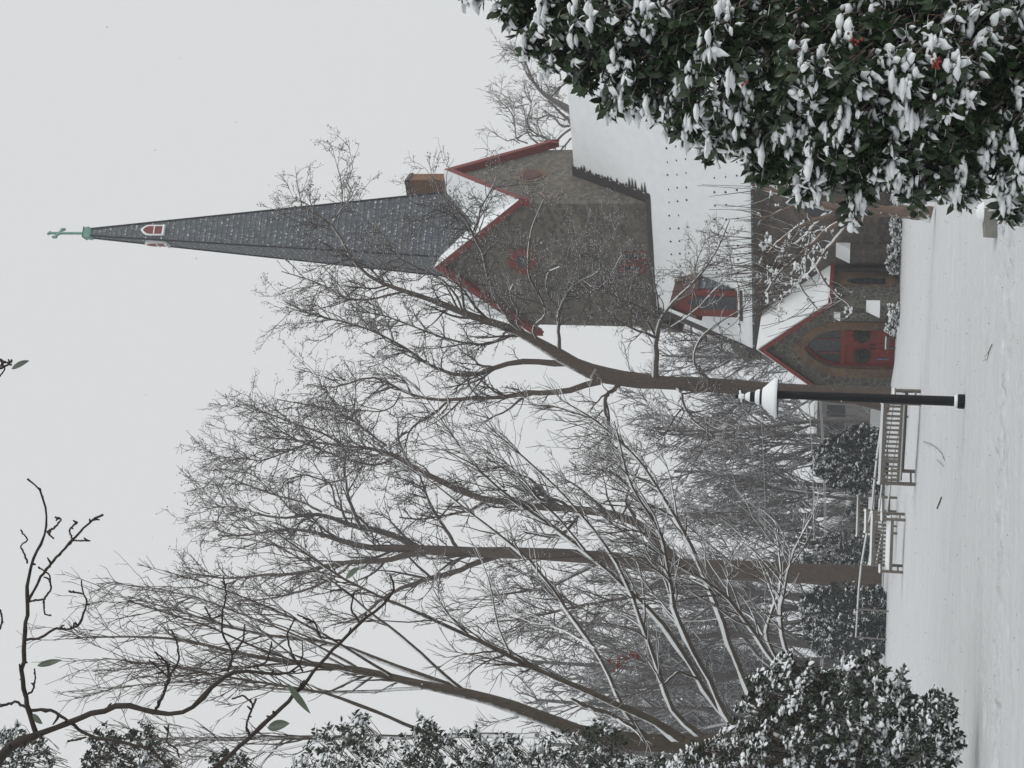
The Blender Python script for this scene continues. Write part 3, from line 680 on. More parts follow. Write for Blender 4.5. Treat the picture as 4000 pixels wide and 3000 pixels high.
# ---- the tall tree beside the porch
Y1 = 57.
def base_of(x, y, Y): p = at(x, y, Y); return np.array([p[0], p[1], float(terr(p[0], p[1]))-.05])
tr1 = limb([(3480, 1562, 52), (3455, 1558, 44), (3400, 1550, 37), (3300, 1543, 32), (3035, 1522, 28), (2800, 1506, 28), (2500, 1490, 29), (2403, 1475, 30), (2282, 1452, 29), (2222, 1411, 27), (2162, 1370, 24), (2071, 1326, 19), (2030, 1290, 17),
            (1920, 1258, 15), (1808, 1229, 14), (1736, 1184, 12), (1691, 1175, 11), (1582, 1137, 9), (1488, 1108, 8), (1423, 1080, 7), (1365, 1014, 6), (1329, 899, 5), (1257, 834, 4), (1148, 805, 3)], Y1)
L1 = [
 ([(2222, 1420, 15), (2162, 1415, 13), (2071, 1415, 12), (1981, 1409, 11), (1921, 1445, 10), (1836, 1475, 9), (1805, 1475, 8), (1714, 1451, 7), (1654, 1415, 7), (1593, 1366, 6), (1527, 1324, 5), (1473, 1300, 5), (1380, 1262, 4), (1250, 1240, 3), (1120, 1200, 2)], 2.5),
 ([(2343, 1490, 15), (2300, 1499, 14), (2234, 1532, 12), (2162, 1538, 11), (2041, 1523, 11), (1987, 1565, 9), (1921, 1559, 8), (1860, 1547, 8), (1800, 1559, 7), (1744, 1571, 7), (1684, 1565, 6), (1617, 1547, 6), (1563, 1535, 6), (1527, 1499, 5), (1485, 1457, 5), (1443, 1463, 4), (1382, 1481, 4), (1322, 1529, 3), (1200, 1500, 2)], -2.5),
 ([(1744, 1571, 5), (1696, 1620, 5), (1623, 1656, 4), (1593, 1692, 4), (1581, 1758, 3), (1520, 1790, 2)], -2),
 ([(1563, 1535, 4), (1540, 1590, 3), (1480, 1610, 3), (1380, 1600, 2), (1250, 1590, 2)], 1),
 ([(2071, 1320, 9), (2010, 1278, 9), (1955, 1206, 8), (1912, 1108, 7), (1890, 1014, 7), (1887, 967, 6), (1847, 928, 6), (1836, 913, 5), (1841, 880, 5), (1803, 842, 4), (1777, 800, 4), (1742, 772, 3), (1700, 745, 2)], -2.),
 ([(1847, 928, 4), (1866, 880, 4), (1875, 816, 4), (1920, 740, 3), (1940, 690, 2)], -2.),
 ([(1840, 920, 4), (1810, 870, 4), (1760, 830, 3), (1700, 820, 2)], -1.),
 ([(2050, 1300, 6), (2017, 1264, 5), (2024, 1206, 5), (1995, 1166, 4), (1992, 1134, 4), (2006, 1108, 3)], -3.),
 ([(2110, 1345, 7), (2067, 1278, 6), (2089, 1267, 6), (2140, 1239, 6), (2136, 1206, 5), (2111, 1155, 5), (2067, 1090, 5), (2060, 1061, 5), (2064, 1000, 5), (2067, 935, 4), (2085, 863, 3), (2132, 765, 2)], -3.5),
 ([(2186, 1372, 9), (2180, 1300, 8), (2180, 1206, 6), (2198, 1177, 5), (2226, 1126, 5), (2273, 1090, 4), (2317, 1076, 4), (2353, 1054, 3), (2342, 1000, 3), (2330, 950, 2)], -3.),
 ([(2273, 1090, 3), (2330, 1130, 3), (2360, 1110, 3), (2400, 1050, 3), (2430, 990, 2)], -3.5),
 ([(2180, 1206, 4), (2150, 1170, 4), (2130, 1120, 3), (2140, 1060, 3), (2190, 1040, 3)], -3.5),
 ([(2560, 1478, 15), (2562, 1440, 13), (2557, 1377, 12), (2563, 1301, 10), (2584, 1241, 8), (2602, 1208, 7), (2636, 1166, 6), (2681, 1133, 5), (2723, 1090, 5), (2750, 1054, 5), (2790, 1000, 4), (2833, 905, 3), (2850, 860, 2)], -4.),
 ([(2584, 1241, 5), (2530, 1215, 4), (2480, 1190, 3), (2430, 1170, 3)], -3.),
 ([(2560, 1301, 5), (2600, 1290, 4), (2680, 1240, 4), (2740, 1190, 3), (2790, 1130, 3), (2860, 1080, 2)], -4.),
 ([(2860, 1512, 8), (2800, 1495, 7), (2747, 1470, 6), (2711, 1428, 5), (2708, 1392, 5), (2723, 1338, 5), (2771, 1283, 4), (2831, 1247, 3), (2892, 1211, 2)], -3.),
 ([(2640, 1510, 8), (2662, 1530, 7), (2668, 1577, 6), (2704, 1644, 5), (2777, 1692, 4), (2800, 1730, 3)], -2.),
 ([(2430, 1490, 9), (2415, 1510, 8), (2367, 1541, 8), (2361, 1601, 8), (2379, 1662, 6), (2370, 1700, 4)], -1.),
 ([(1808, 1229, 6), (1790, 1160, 5), (1730, 1090, 4), (1640, 1050, 4), (1560, 1010, 3), (1539, 1000, 3), (1503, 920, 3), (1440, 870, 2)], -2.),
 ([(1582, 1137, 5), (1450, 1170, 4), (1351, 1172, 4), (1286, 1122, 3), (1200, 1090, 3), (1100, 1060, 2)], 2.),
 ([(1300, 870, 3), (1330, 820, 3), (1380, 760, 2), (1350, 700, 2)], -1.),
 ([(2030, 1290, 7), (1960, 1330, 6), (1870, 1350, 5), (1760, 1330, 5), (1650, 1290, 4), (1500, 1230, 3), (1350, 1210, 2)], 3.),
]
L1 = [limb(l, Y1, dy) for l, dy in L1]
def _prune(lo, hi, keep):
    def f(q):
        d = q[:, -1]-np.array([0, 0, EYE]); z = d@fw; x = 2000-F*(d@up)/z; y = 3000-(1500+F*(d@rt)/z)
        ins = (x > lo[0]) & (x < hi[0]) & (y > lo[1]) & (y < hi[1]); return ~ins | (np.random.default_rng(len(q)).uniform(size=len(q)) < keep)
    return f
cfg1 = dict(tfrom=.45, clip=_prune((2590, 1090), (2900, 1290), .22), levels=[
    dict(dens=1.6, L=(1.2, 3.9), ang=(.4, 1.2), up=.12, wob=.26, n=9, rs=.5, tip=.007, tmin=.15, lenfall=.35),
    dict(**{'from': (0, 1)}, dens=3.0, L=(.6, 1.9), ang=(.4, 1.15), up=.08, wob=.32, n=7, rs=.5, tip=.0065, tmin=.12, lenfall=.35),
    dict(dens=4.6, L=(.25, .85), ang=(.35, 1.1), up=.05, wob=.4, n=5, rs=.6, tip=.006, tmin=.12)],
    bits=(2.2, .036, .07))
make_tree('bare_tree', 'tall bare tree with a thick brown trunk growing beside the church porch', 'tree', base_of(3470, 1555, Y1), tr1, L1, Y1, 21, cfg1, group='tall bare trees with dry seed heads')

# ---- the very tall tree at the field edge
Y2 = 70.
tr2 = limb([(3440, 2268, 56), (3420, 2262, 50), (3380, 2256, 46), (3300, 2250, 42), (3100, 2238, 40), (2950, 2230, 38), (2862, 2228, 36), (2680, 2215, 33), (2500, 2198, 30), (2343, 2178, 28), (2162, 2166, 25), (1981, 2158, 23), (1800, 2158, 22), (1744, 2153, 21), (1653, 2148, 19), (1593, 2137, 16),
            (1563, 2144, 15), (1443, 2144, 13), (1358, 2126, 11), (1286, 2096, 9), (1238, 2072, 7), (1100, 2060, 5), (960, 2100, 4), (850, 2090, 3)], Y2)
L2 = [
 ([(1653, 2150, 15), (1593, 2126, 14), (1533, 2084, 13), (1443, 2066, 12), (1352, 2048, 10), (1286, 2018, 9), (1256, 2000, 8), (1159, 2017, 6), (1081, 2030, 5), (990, 2000, 4), (900, 1970, 3), (800, 1990, 2)], 2.),
 ([(1660, 2158, 14), (1593, 2168, 13), (1503, 2192, 12), (1382, 2192, 10), (1292, 2204, 9), (1201, 2235, 8), (1141, 2247, 7), (1050, 2240, 6), (900, 2265, 5), (800, 2250, 3), (740, 2240, 2)], -3.),
 ([(2650, 2205, 24), (2600, 2160, 22), (2584, 2144, 21), (2578, 2096, 19), (2536, 2048, 18), (2481, 2018, 17), (2403, 1999, 17), (2282, 1993, 16), (2192, 1981, 15), (2041, 1975, 14), (1900, 1950, 14), (1805, 1933, 13), (1756, 1915, 13), (1702, 1879, 12), (1623, 1831, 11), (1563, 1776, 9), (1509, 1740, 7), (1443, 1758, 6), (1352, 1746, 5), (1232, 1722, 4), (1080, 1716, 3), (980, 1700, 2)], -4.),
 ([(1563, 1776, 6), (1473, 1824, 5), (1352, 1794, 5), (1226, 1746, 4), (1120, 1700, 3), (1040, 1640, 2)], -4.),
 ([(1509, 1740, 5), (1440, 1690, 5), (1380, 1640, 4), (1290, 1600, 3), (1200, 1580, 3), (1080, 1560, 2)], -4.),
 ([(1790, 2150, 9), (1762, 2102, 8), (1684, 1981, 7), (1653, 1900, 6), (1640, 1850, 4), (1600, 1800, 3)], -2.),
 ([(1412, 2060, 8), (1370, 1975, 7), (1352, 1903, 6), (1343, 1830, 6), (1355, 1758, 4), (1300, 1700, 3)], 0.),
 ([(1443, 2066, 6), (1400, 2010, 5), (1310, 1990, 4), (1300, 1890, 4), (1220, 1860, 3), (1150, 1850, 2)], 1.),
 ([(1960, 2168, 13), (1922, 2181, 13), (1841, 2203, 12), (1776, 2241, 11), (1695, 2252, 10), (1624, 2274, 9), (1500, 2330, 7), (1400, 2420, 5), (1300, 2440, 3)], 2.),
 ([(2481, 2018, 8), (2440, 1960, 7), (2460, 1900, 6), (2400, 1850, 5), (2330, 1830, 3)], -4.),
 ([(2282, 1993, 7), (2240, 2040, 6), (2200, 2090, 5), (2150, 2100, 4), (2050, 2080, 3)], -3.),
 ([(2620, 2230, 12), (2560, 2280, 10), (2480, 2330, 8), (2350, 2350, 6), (2200, 2380, 5), (2050, 2420, 4), (1900, 2430, 2)], 2.),
 ([(2343, 2195, 10), (2250, 2240, 8), (2160, 2290, 7), (2050, 2310, 5), (1900, 2330, 3)], 3.),
 ([(2192, 1981, 8), (2120, 1930, 6), (2080, 1870, 5), (1990, 1840, 4), (1900, 1790, 3)], -3.),
 ([(1900, 1950, 7), (1850, 1990, 6), (1760, 2010, 5), (1640, 2030, 4), (1560, 2020, 3)], 1.),
 ([(1382, 2192, 7), (1300, 2260, 6), (1180, 2310, 5), (1050, 2340, 4), (920, 2350, 3)], 2.),
 ([(1352, 1746, 5), (1260, 1690, 4), (1160, 1660, 4), (1060, 1620, 3), (990, 1600, 2)], -4.),
 ([(1232, 1722, 4), (1130, 1760, 4), (1030, 1800, 3), (930, 1790, 2)], -3.),
 ([(1256, 2000, 5), (1180, 1960, 4), (1090, 1940, 4), (980, 1900, 3), (880, 1860, 2)], 2.),
]
L2 = [limb(l, Y2, dy) for l, dy in L2]
cfg2 = dict(tfrom=.45, levels=[
    dict(dens=1.3, L=(1.6, 5.), ang=(.4, 1.2), up=.12, wob=.26, n=9, rs=.5, tip=.009, tmin=.15, lenfall=.35),
    dict(**{'from': (0, 1)}, dens=2.4, L=(.8, 2.4), ang=(.4, 1.15), up=.1, wob=.32, n=7, rs=.5, tip=.008, tmin=.12, lenfall=.35),
    dict(dens=3.6, L=(.3, 1.05), ang=(.35, 1.1), up=.06, wob=.4, n=5, rs=.6, tip=.0075, tmin=.12)],
    bits=(2.0, .044, .09))
make_tree('bare_tree', 'tallest bare tree, its broad straight trunk at the field edge behind the bench', 'tree', base_of(3430, 2262, Y2), tr2, L2, Y2, 33, cfg2, group='tall bare trees with dry seed heads')

# ---- many-stemmed snowy tree at the left
Y3 = 25.
tr3 = limb([(3700, 2955, 52), (3300, 2935, 48), (3000, 2915, 44), (2800, 2908, 42), (2663, 2905, 40), (2543, 2905, 36), (2362, 2892, 33), (2199, 2844, 30), (2121, 2802, 29), (2000, 2760, 28), (1922, 2735, 24), (1814, 2702, 22), (1705, 2691, 18), (1543, 2648, 16), (1407, 2615, 14), (1271, 2599, 12), (1163, 2588, 11), (977, 2567, 9), (705, 2491, 6), (488, 2486, 4), (300, 2491, 3)], Y3)
J = (2920, 2915)
L3 = [
 ([(2700, 2915, 24), (2633, 2856, 22), (2482, 2784, 18), (2386, 2736, 15), (2200, 2660, 13), (1998, 2577, 11), (1933, 2523, 10), (1841, 2491, 9), (1727, 2436, 8), (1651, 2398, 7), (1570, 2366, 7), (1400, 2300, 6), (1200, 2170, 5), (1050, 2060, 3)], -2.),
 ([(2560, 2895, 12), (2458, 2844, 11), (2410, 2724, 10), (2374, 2615, 9), (2326, 2531, 9), (2253, 2434, 9), (2193, 2362, 9), (2121, 2241, 8), (2000, 2120, 8), (1864, 2030, 6), (1750, 1930, 5), (1620, 1830, 3), (1500, 1770, 2)], 2.),
 ([(2800, 2910, 16), (2693, 2850, 14), (2621, 2802, 12), (2579, 2633, 10), (2543, 2531, 10), (2507, 2434, 9), (2482, 2350, 9), (2440, 2253, 8), (2386, 2145, 7), (2283, 2030, 6), (2192, 1915, 5), (2102, 1837, 5), (1999, 1746, 4), (1878, 1638, 2)], -1.),
 ([(2950, 2905, 16), (2880, 2870, 14), (2826, 2814, 13), (2724, 2651, 13), (2621, 2458, 12), (2543, 2386, 11), (2482, 2326, 10), (2386, 2241, 9), (2283, 2145, 10), (2199, 2090, 10), (2078, 2000, 9), (2029, 1981, 8), (1909, 1873, 7), (1830, 1813, 6), (1792, 1740, 5), (1684, 1577, 3), (1620, 1500, 2)], 1.),
 ([(2900, 2880, 14), (2832, 2796, 12), (2760, 2639, 12), (2687, 2513, 11), (2627, 2362, 10), (2609, 2241, 9), (2597, 2121, 8), (2573, 2036, 7), (2524, 2006, 7), (2439, 1855, 5), (2427, 1746, 4), (2400, 1650, 3)], -2.),
 ([(3020, 2880, 16), (2975, 2800, 15), (2923, 2712, 14), (2868, 2573, 13), (2826, 2434, 12), (2784, 2314, 11), (2730, 2199, 11), (2675, 2078, 10), (2627, 2006, 9), (2584, 1927, 8), (2500, 1795, 7), (2427, 1722, 6), (2295, 1620, 5), (2186, 1559, 3)], 1.5),
 ([(3150, 2860, 14), (3100, 2700, 12), (3000, 2549, 10), (2904, 2410, 9), (2844, 2332, 8), (2772, 2271, 8), (2663, 2223, 7), (2573, 2157, 6), (2482, 2109, 5), (2362, 2030, 4), (2290, 1960, 2)], -1.),
 ([(3180, 2840, 12), (3140, 2680, 10), (3073, 2550, 9), (3043, 2418, 8), (3060, 2330, 7), (3073, 2243, 6), (3103, 2141, 4), (3163, 2032, 3)], -2.),
 ([(3120, 2780, 9), (3050, 2600, 8), (2982, 2479, 8), (3020, 2380, 7), (3055, 2298, 6), (3049, 2183, 4), (3030, 2062, 3)], 1.),
 ([(2982, 2479, 6), (2940, 2410, 5), (2860, 2370, 5), (2840, 2300, 4), (2850, 2240, 3)], 1.),
 ([(1814, 2702, 14), (1732, 2664, 14), (1543, 2605, 12), (1461, 2572, 11), (1380, 2534, 10), (1244, 2501, 9), (1000, 2480, 7), (705, 2390, 5), (500, 2330, 3)], 1.5),
 ([(1650, 2690, 9), (1570, 2691, 8), (1325, 2708, 7), (1000, 2686, 5), (700, 2660, 4), (400, 2690, 2)], 2.),
 ([(1700, 2880, 9), (1586, 2827, 8), (1407, 2756, 8), (1271, 2702, 7), (1000, 2664, 6), (650, 2600, 4), (400, 2570, 2)], -1.),
 ([(1814, 2700, 10), (1787, 2686, 9), (1700, 2605, 8), (1586, 2496, 7), (1461, 2404, 6), (1325, 2290, 5), (1217, 2208, 4), (1000, 2080, 3), (900, 2030, 2)], 0.),
 ([(2100, 2870, 14), (2000, 2872, 13), (1700, 2876, 12), (1300, 2880, 11), (1000, 2882, 9), (600, 2890, 6), (350, 2880, 3)], 3.),
 ([(1300, 2880, 7), (1100, 2930, 6), (800, 2960, 4), (500, 2980, 3)], 2.),
 ([(1407, 2615, 7), (1200, 2500, 6), (1000, 2420, 5), (760, 2330, 4), (560, 2290, 3), (420, 2280, 2)], 1.),
 ([(1271, 2599, 6), (1100, 2590, 5), (860, 2620, 4), (640, 2600, 3), (430, 2620, 2)], -1.),
 ([(1163, 2588, 6), (1000, 2530, 5), (800, 2440, 4), (600, 2380, 3), (480, 2340, 2)], -2.),
 ([(1543, 2648, 8), (1400, 2560, 6), (1200, 2440, 5), (1000, 2350, 4), (780, 2270, 3), (640, 2230, 2)], -2.),
 ([(2326, 2531, 5), (2270, 2500, 5), (2180, 2450, 4), (2060, 2430, 3), (1950, 2350, 3), (1850, 2250, 2)], 3.),
 ([(2724, 2651, 6), (2650, 2620, 5), (2590, 2680, 4), (2560, 2620, 4), (2520, 2560, 3)], -1.),
 ([(2283, 2145, 6), (2180, 2020, 5), (2110, 1960, 4), (2010, 1830, 3), (1900, 1760, 2)], -1.),
 ([(2230, 2730, 8), (2290, 2760, 9), (2386, 2790, 11), (2480, 2850, 12)], 0.),
]
L3 = [limb([(a, b, c*.88) for a, b, c in l], Y3, dy) for l, dy in L3]
cfg3 = dict(tfrom=.4, levels=[
    dict(dens=2.9, L=(.8, 3.0), ang=(.25, .85), up=.18, wob=.18, n=9, rs=.36, tip=.0045, tmin=.3, curl=.3),
    dict(**{'from': (0, 1)}, dens=3.4, L=(.3, 1.4), ang=(.3, .95), up=.14, wob=.2, n=6, rs=.5, tip=.0045, tmin=.3),
    dict(dens=4.5, L=(.15, .6), ang=(.3, .8), up=.08, wob=.25, n=4, rs=.6, tip=.004, tmin=.25)])
r3, lv3 = make_tree('bare_tree', 'many-stemmed bare tree at the left with thick lines of snow along its stems', 'tree', base_of(3700, 2955, Y3), tr3, L3, Y3, 5, cfg3, mats=('bark_stem', 'bark_stem'), snowy=True)
# a few dead red leaves hanging on it
c_ = np.array([at(2490+12*rng.normal(), 2560+9*rng.normal(), 25) if i < 14 else at(2415+25*rng.normal(), 2590+15*rng.normal(), 25) for i in range(36)])
V, T_ = tetra(c_, rng.uniform(.025, .05, 36), rng); build('withered_leaves', V, T_, M['redleaf'], r3)

# ---- small snowy tree before the church wall
Y4 = 33.5
tr4 = limb([(3640, 840, 34), (3600, 832, 28), (3540, 828, 25), (3450, 825, 22), (3350, 820, 20), (3250, 812, 18), (3180, 795, 15), (3100, 770, 12), (3020, 745, 9), (2960, 735, 6)], Y4)
L4 = [([(3260, 830, 10), (3236, 845, 9), (3150, 870, 8), (3080, 915, 7), (3030, 955, 5), (2980, 1010, 4)], -1.),
 ([(3230, 835, 7), (3180, 880, 6), (3145, 920, 5), (3110, 950, 4), (3060, 970, 3)], 1.),
 ([(3300, 840, 10), (3285, 868, 9), (3240, 890, 8), (3200, 930, 7), (3150, 975, 6), (3110, 1010, 5), (3060, 1050, 4), (3030, 1080, 3), (2990, 1150, 3)], -1.5),
 ([(3330, 845, 8), (3260, 945, 6), (3225, 975, 6), (3190, 1040, 5), (3150, 1080, 4), (3110, 1110, 3), (3050, 1170, 3), (2990, 1230, 2)], 1.),
 ([(3190, 1040, 4), (3215, 1090, 4), (3229, 1112, 4), (3262, 1140, 4), (3275, 1160, 3), (3310, 1180, 3), (3330, 1215, 2)], 1.),
 ([(3120, 1105, 4), (3140, 1140, 3), (3170, 1180, 3), (3200, 1215, 2)], 1.),
 ([(3200, 800, 9), (3140, 790, 8), (3060, 820, 6), (3000, 850, 5), (2950, 850, 3)], -1.),
 ([(3160, 790, 8), (3080, 700, 7), (3010, 660, 5), (2950, 620, 3)], -.5),
 ([(3120, 775, 8), (3040, 620, 6), (2960, 540, 4)], .5),
 ([(3110, 1010, 5), (3070, 990, 4), (3010, 960, 3), (2960, 930, 2)], -1.5),
 ([(3060, 970, 4), (3010, 1060, 3), (2960, 1110, 2)], -1.),
 ([(3200, 930, 5), (3170, 900, 4), (3150, 1000, 4), (3120, 1060, 3)], -1.5)]
L4 = [limb(l, Y4, dy) for l, dy in L4]
cfg4 = dict(tfrom=.75, levels=[
    dict(dens=6.5, L=(.2, .8), ang=(.5, 1.3), up=.1, wob=.55, n=8, rs=.75, tip=.007, tmin=.12),
    dict(**{'from': (0, 1)}, dens=4.5, L=(.7, 1.9), ang=(.3, .9), up=1.3, wob=.08, n=7, rs=.35, tip=.0055, tmin=.5, curl=.12, lenfall=.2, rmax=.009)])
r4, lv4 = make_tree('small_tree', 'small gnarled tree heaped with snow before the church wall, with upright whips', 'tree', base_of(3620, 835, Y4), tr4, L4, Y4, 9, cfg4, mats=('bark_pale', 'bark_stem'), snowy=True)
P_, R_ = lv4[1]; c, s = bits(P_, rng, 2.0, .05, .02, .1); V, T_ = blobs(c, s, rng); build('snow_clumps', V, T_, M['snow'], r4, True)

# ---- tree showing above the church roof at the right
def auto_limbs(base, H, r_, n=9, spread=.5, r0=.25, lean=(0, 0)):
    tk = [[*base, r0*1.25]]; d = np.array([lean[0], lean[1], 1.]); p = np.array(base, float)
    for k in range(9):
        p = p+norm(d+r_.normal(size=3)*.07)*H*.085; tk.append([*p, r0*(1-.085*k)])
    tk = np.array(tk); Ls = []
    for k in range(n):
        t = r_.uniform(.35, .98); i = int(t*9); q = tk[i, :3]; a = r_.uniform(0, 6.28) ; L_ = H*r_.uniform(.3, .5)*(1.15-.5*t)
        d = norm(np.array([math.cos(a)*spread, math.sin(a)*spread, .75])); out = [[*q, tk[i, 3]*.6]]; 
        for j in range(6): q = q+d*L_/6; d = norm(d+r_.normal(size=3)*.2+[0, 0, .1]); out.append([*q, tk[i, 3]*.6*(1-(j+1)/6.5)+.01])
        Ls.append(np.array(out))
    return tk, Ls
Y5 = 92.
tr5 = limb([(3200, 150, 40), (2600, 300, 34), (2260, 470, 30), (2240, 440, 26), (2200, 410, 24), (2150, 390, 18), (2137, 380, 16), (2090, 340, 12), (2070, 305, 10), (2062, 260, 8), (2030, 200, 5)], Y5)
L5 = [([(2240, 500, 22), (2220, 470, 18), (2180, 430, 14), (2140, 395, 10)], 0),
 ([(2240, 500, 12), (2200, 520, 11), (2170, 560, 12), (2060, 505, 8), (2055, 460, 7), (2080, 420, 6), (2070, 380, 5), (2055, 330, 3)], -1.),
 ([(2100, 560, 12), (2070, 540, 9), (2055, 500, 7), (2052, 440, 6), (2040, 415, 5), (2000, 430, 4), (1980, 380, 3), (1930, 350, 2)], 1.),
 ([(2060, 560, 8), (2015, 545, 7), (2010, 470, 6), (1995, 435, 5), (1960, 400, 4), (1930, 370, 2)], -1.),
 ([(2030, 560, 6), (2000, 540, 6), (1985, 555, 5), (1930, 520, 4), (1890, 490, 2)], 0),
 ([(2240, 490, 14), (2190, 495, 12), (2160, 450, 10), (2130, 450, 8), (2100, 470, 5)], 1.5),
 ([(2260, 300, 14), (2200, 330, 10), (2150, 380, 8)], 1.5),
 ([(2190, 310, 9), (2180, 250, 8), (2150, 200, 6), (2120, 100, 5), (2080, 50, 3)], 2),
 ([(2137, 380, 8), (2090, 330, 8), (2060, 300, 6), (2040, 250, 4), (2000, 190, 3), (1960, 185, 2)], -1),
 ([(2230, 540, 10), (2180, 600, 8), (2160, 570, 6), (2140, 540, 4)], -1)]
tr5[:, 3] *= .6
L5 = [limb([(a, b, c*.4) for a, b, c in l], Y5, dy) for l, dy in L5]
cfg5 = dict(tfrom=.5, levels=[
    dict(dens=1.9, L=(1.0, 2.6), ang=(.5, 1.15), up=.12, wob=.35, n=8, rs=.5, tip=.010, tmin=.2),
    dict(**{'from': (0, 1)}, dens=3.2, L=(.6, 1.6), ang=(.4, 1.1), up=.1, wob=.35, n=6, rs=.6, tip=.009, tmin=.12),
    dict(dens=3.4, L=(.3, .9), ang=(.35, 1.0), up=.06, wob=.4, n=3, rs=.7, tip=.009, tmin=.15)])
b5 = at(3200, 150, Y5); b5[2] = -.5
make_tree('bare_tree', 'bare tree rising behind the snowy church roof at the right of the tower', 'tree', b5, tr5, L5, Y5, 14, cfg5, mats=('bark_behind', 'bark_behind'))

# ---- trees of the wood beyond the field
woods = [  # x (photo y of the foot), distance, height, trunk radius
 (1640, 78, 16, .16), (1700, 92, 19, .22), (1760, 84, 15, .15), (1905, 88, 20, .22), (1960, 80, 13, .13), (2040, 95, 21, .26), (2120, 84, 15, .16),
 (1420, 100, 20, .25), (1500, 110, 22, .25), (1600, 118, 20, .25), (1830, 112, 22, .25), (2330, 88, 20, .22), (2400, 96, 23, .28), (2480, 84, 18, .2), (2560, 92, 22, .25),
 (2640, 86, 20, .22), (2720, 98, 24, .3), (2800, 88, 21, .24), (2880, 95, 24, .28), (2960, 84, 22, .25), (2200, 105, 22, .3), (2010, 120, 22, .28), (2450, 118, 25, .3), (2600, 122, 25, .3), (2760, 120, 26, .3), (2920, 118, 26, .3),
 (1350, 96, 17, .18), (1280, 108, 18, .2), (2360, 78, 22, .2), (2520, 80, 24, .26), (2690, 79, 27, .28), (2850, 80, 28, .3), (2990, 86, 30, .3), (2580, 104, 28, .3), (2780, 106, 30, .3), (2960, 108, 32, .32), (1560, 86, 14, .15), (1870, 98, 18, .2)]
cfw = dict(tfrom=.3, levels=[
    dict(dens=.9, L=(1.5, 3.8), ang=(.4, 1.1), up=.2, wob=.25, n=7, rs=.5, tip=.016, tmin=.15),
    dict(**{'from': (0, 1)}, dens=1.7, L=(.8, 2.4), ang=(.4, 1.1), up=.15, wob=.3, n=5, rs=.6, tip=.014, tmin=.1),
    dict(dens=1.9, L=(.3, 1.1), ang=(.35, 1.0), up=.1, wob=.3, n=3, rs=.7, tip=.014, tmin=.1)])
kinds = ['slim', 'crooked', 'twiggy', 'straight', 'leaning', 'forked']
places = {}
for k, (y, Y, H, r0) in enumerate(woods):
    Y0_ = Y; Y = 88+(Y-78)*1.5; H = H*1.12+2
    r_ = np.random.default_rng(100+k); p = at(3400, y, Y); b = np.array([p[0], p[1], float(terr(p[0], p[1]))-.1])
    tk, Ls = auto_limbs(b, H, r_, 10, .55, r0, (r_.normal()*.08, r_.normal()*.05))
    where = ('behind the bench beside the lamp post' if y < 1800 else 'behind the gap between the two benches' if y < 2000 else 'right of the broad trunk' if y < 2230 else 'left of the broad trunk' if y < 2600 else 'behind the many-stemmed tree')
    where = 'left of the church porch' if y < 1560 else where
    dist = 'nearer' if Y0_ < 90 else 'farther' if Y0_ < 105 else 'farthest'
    kind = 'young slim' if r0 < .18 else 'slender' if r0 < .24 else 'stout'
    key = '%s, %s %s bare tree in the hazy wood' % (where, dist, kind); places.setdefault(key, []).append(k)
    lab = '%s %s bare tree of the hazy wood, %s' % (dist, kind, where)
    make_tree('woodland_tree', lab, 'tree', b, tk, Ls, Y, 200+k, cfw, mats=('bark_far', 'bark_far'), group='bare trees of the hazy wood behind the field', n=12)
# undergrowth of the wood: nobody could count it
r_ = np.random.default_rng(77); K = 17000
X_ = r_.uniform(-62, 8, K); Yv = r_.uniform(88, 165, K); X_ = np.where(X_ > -6+(Yv-76)*.12, X_-18, X_)
B_ = np.stack([X_, Yv, terr(X_, Yv)], 1); H_ = r_.uniform(2., 8.5, K)
P = B_[:, None]+np.linspace(0, 1, 5)[None, :, None]*(H_[:, None, None]*norm(r_.normal(size=(K, 3))*.3+[0, 0, 1])[:, None]); P = P+r_.normal(size=P.shape)*.12
R = (r_.uniform(.015, .04, K)[:, None]*np.linspace(1, .3, 5)[None])
q1 = spawn(P, R, r_, 1.1, (.6, 2.2), (.4, 1.1), up=.25, wob=.25, n=4, tip=.010, tmin=.1)
V, Q = joinm([tubes(P, R, 3), tubes(*q1, 3)]); tag(build('undergrowth', V, Q, M['bark_far'], None, True), 'tangled bare undergrowth and saplings of the wood', 'undergrowth', kind='stuff')
# ------------------------------------------------------------------ leafy shrubs
LEAFV = np.array([[0, 0, 0], [.3, .24, .05], [.3, 0, -.02], [.3, -.24, .05], [.68, .20, .03], [.68, 0, -.05], [.68, -.20, .03], [1, 0, -.06]])
LEAFF = np.array([[0, 2, 1], [0, 3, 2], [1, 2, 5], [1, 5, 4], [2, 3, 6], [2, 6, 5], [4, 5, 7], [5, 6, 7]])
PADV = np.array([[.02, 0, 0], [.3, .27, .05], [.68, .23, .04], [1.0, 0, -.04], [.68, -.23, .04], [.3, -.27, .05], [.22, 0, .17], [.5, .1, .24], [.5, -.1, .24], [.78, 0, .17],
                 [.3, .2, -.04], [.7, 0, -.08]])
PADF = np.array([[0, 6, 1], [0, 5, 6], [1, 6, 7], [6, 8, 7], [6, 5, 8], [1, 7, 2], [5, 4, 8], [7, 9, 2], [7, 8, 9], [8, 4, 9], [2, 9, 3], [9, 4, 3]])[:, ::-1]
_o = np.array([(0, 0), (.1, .13), (.3, .26), (.58, .23), (.82, .10), (1.04, 0), (.82, -.10), (.58, -.23), (.3, -.26), (.1, -.13)]); _c = np.array([.5, 0])
_r = lambda f, z: [(*(_c+(p-_c)*f), z-(.05 if f > .9 else 0)*abs(p[0]-.5)*2) for p in _o]
PADV = np.array(_r(1, 0)+_r(.86, .09)+_r(.5, .15)+[(.45, 0, .17)])
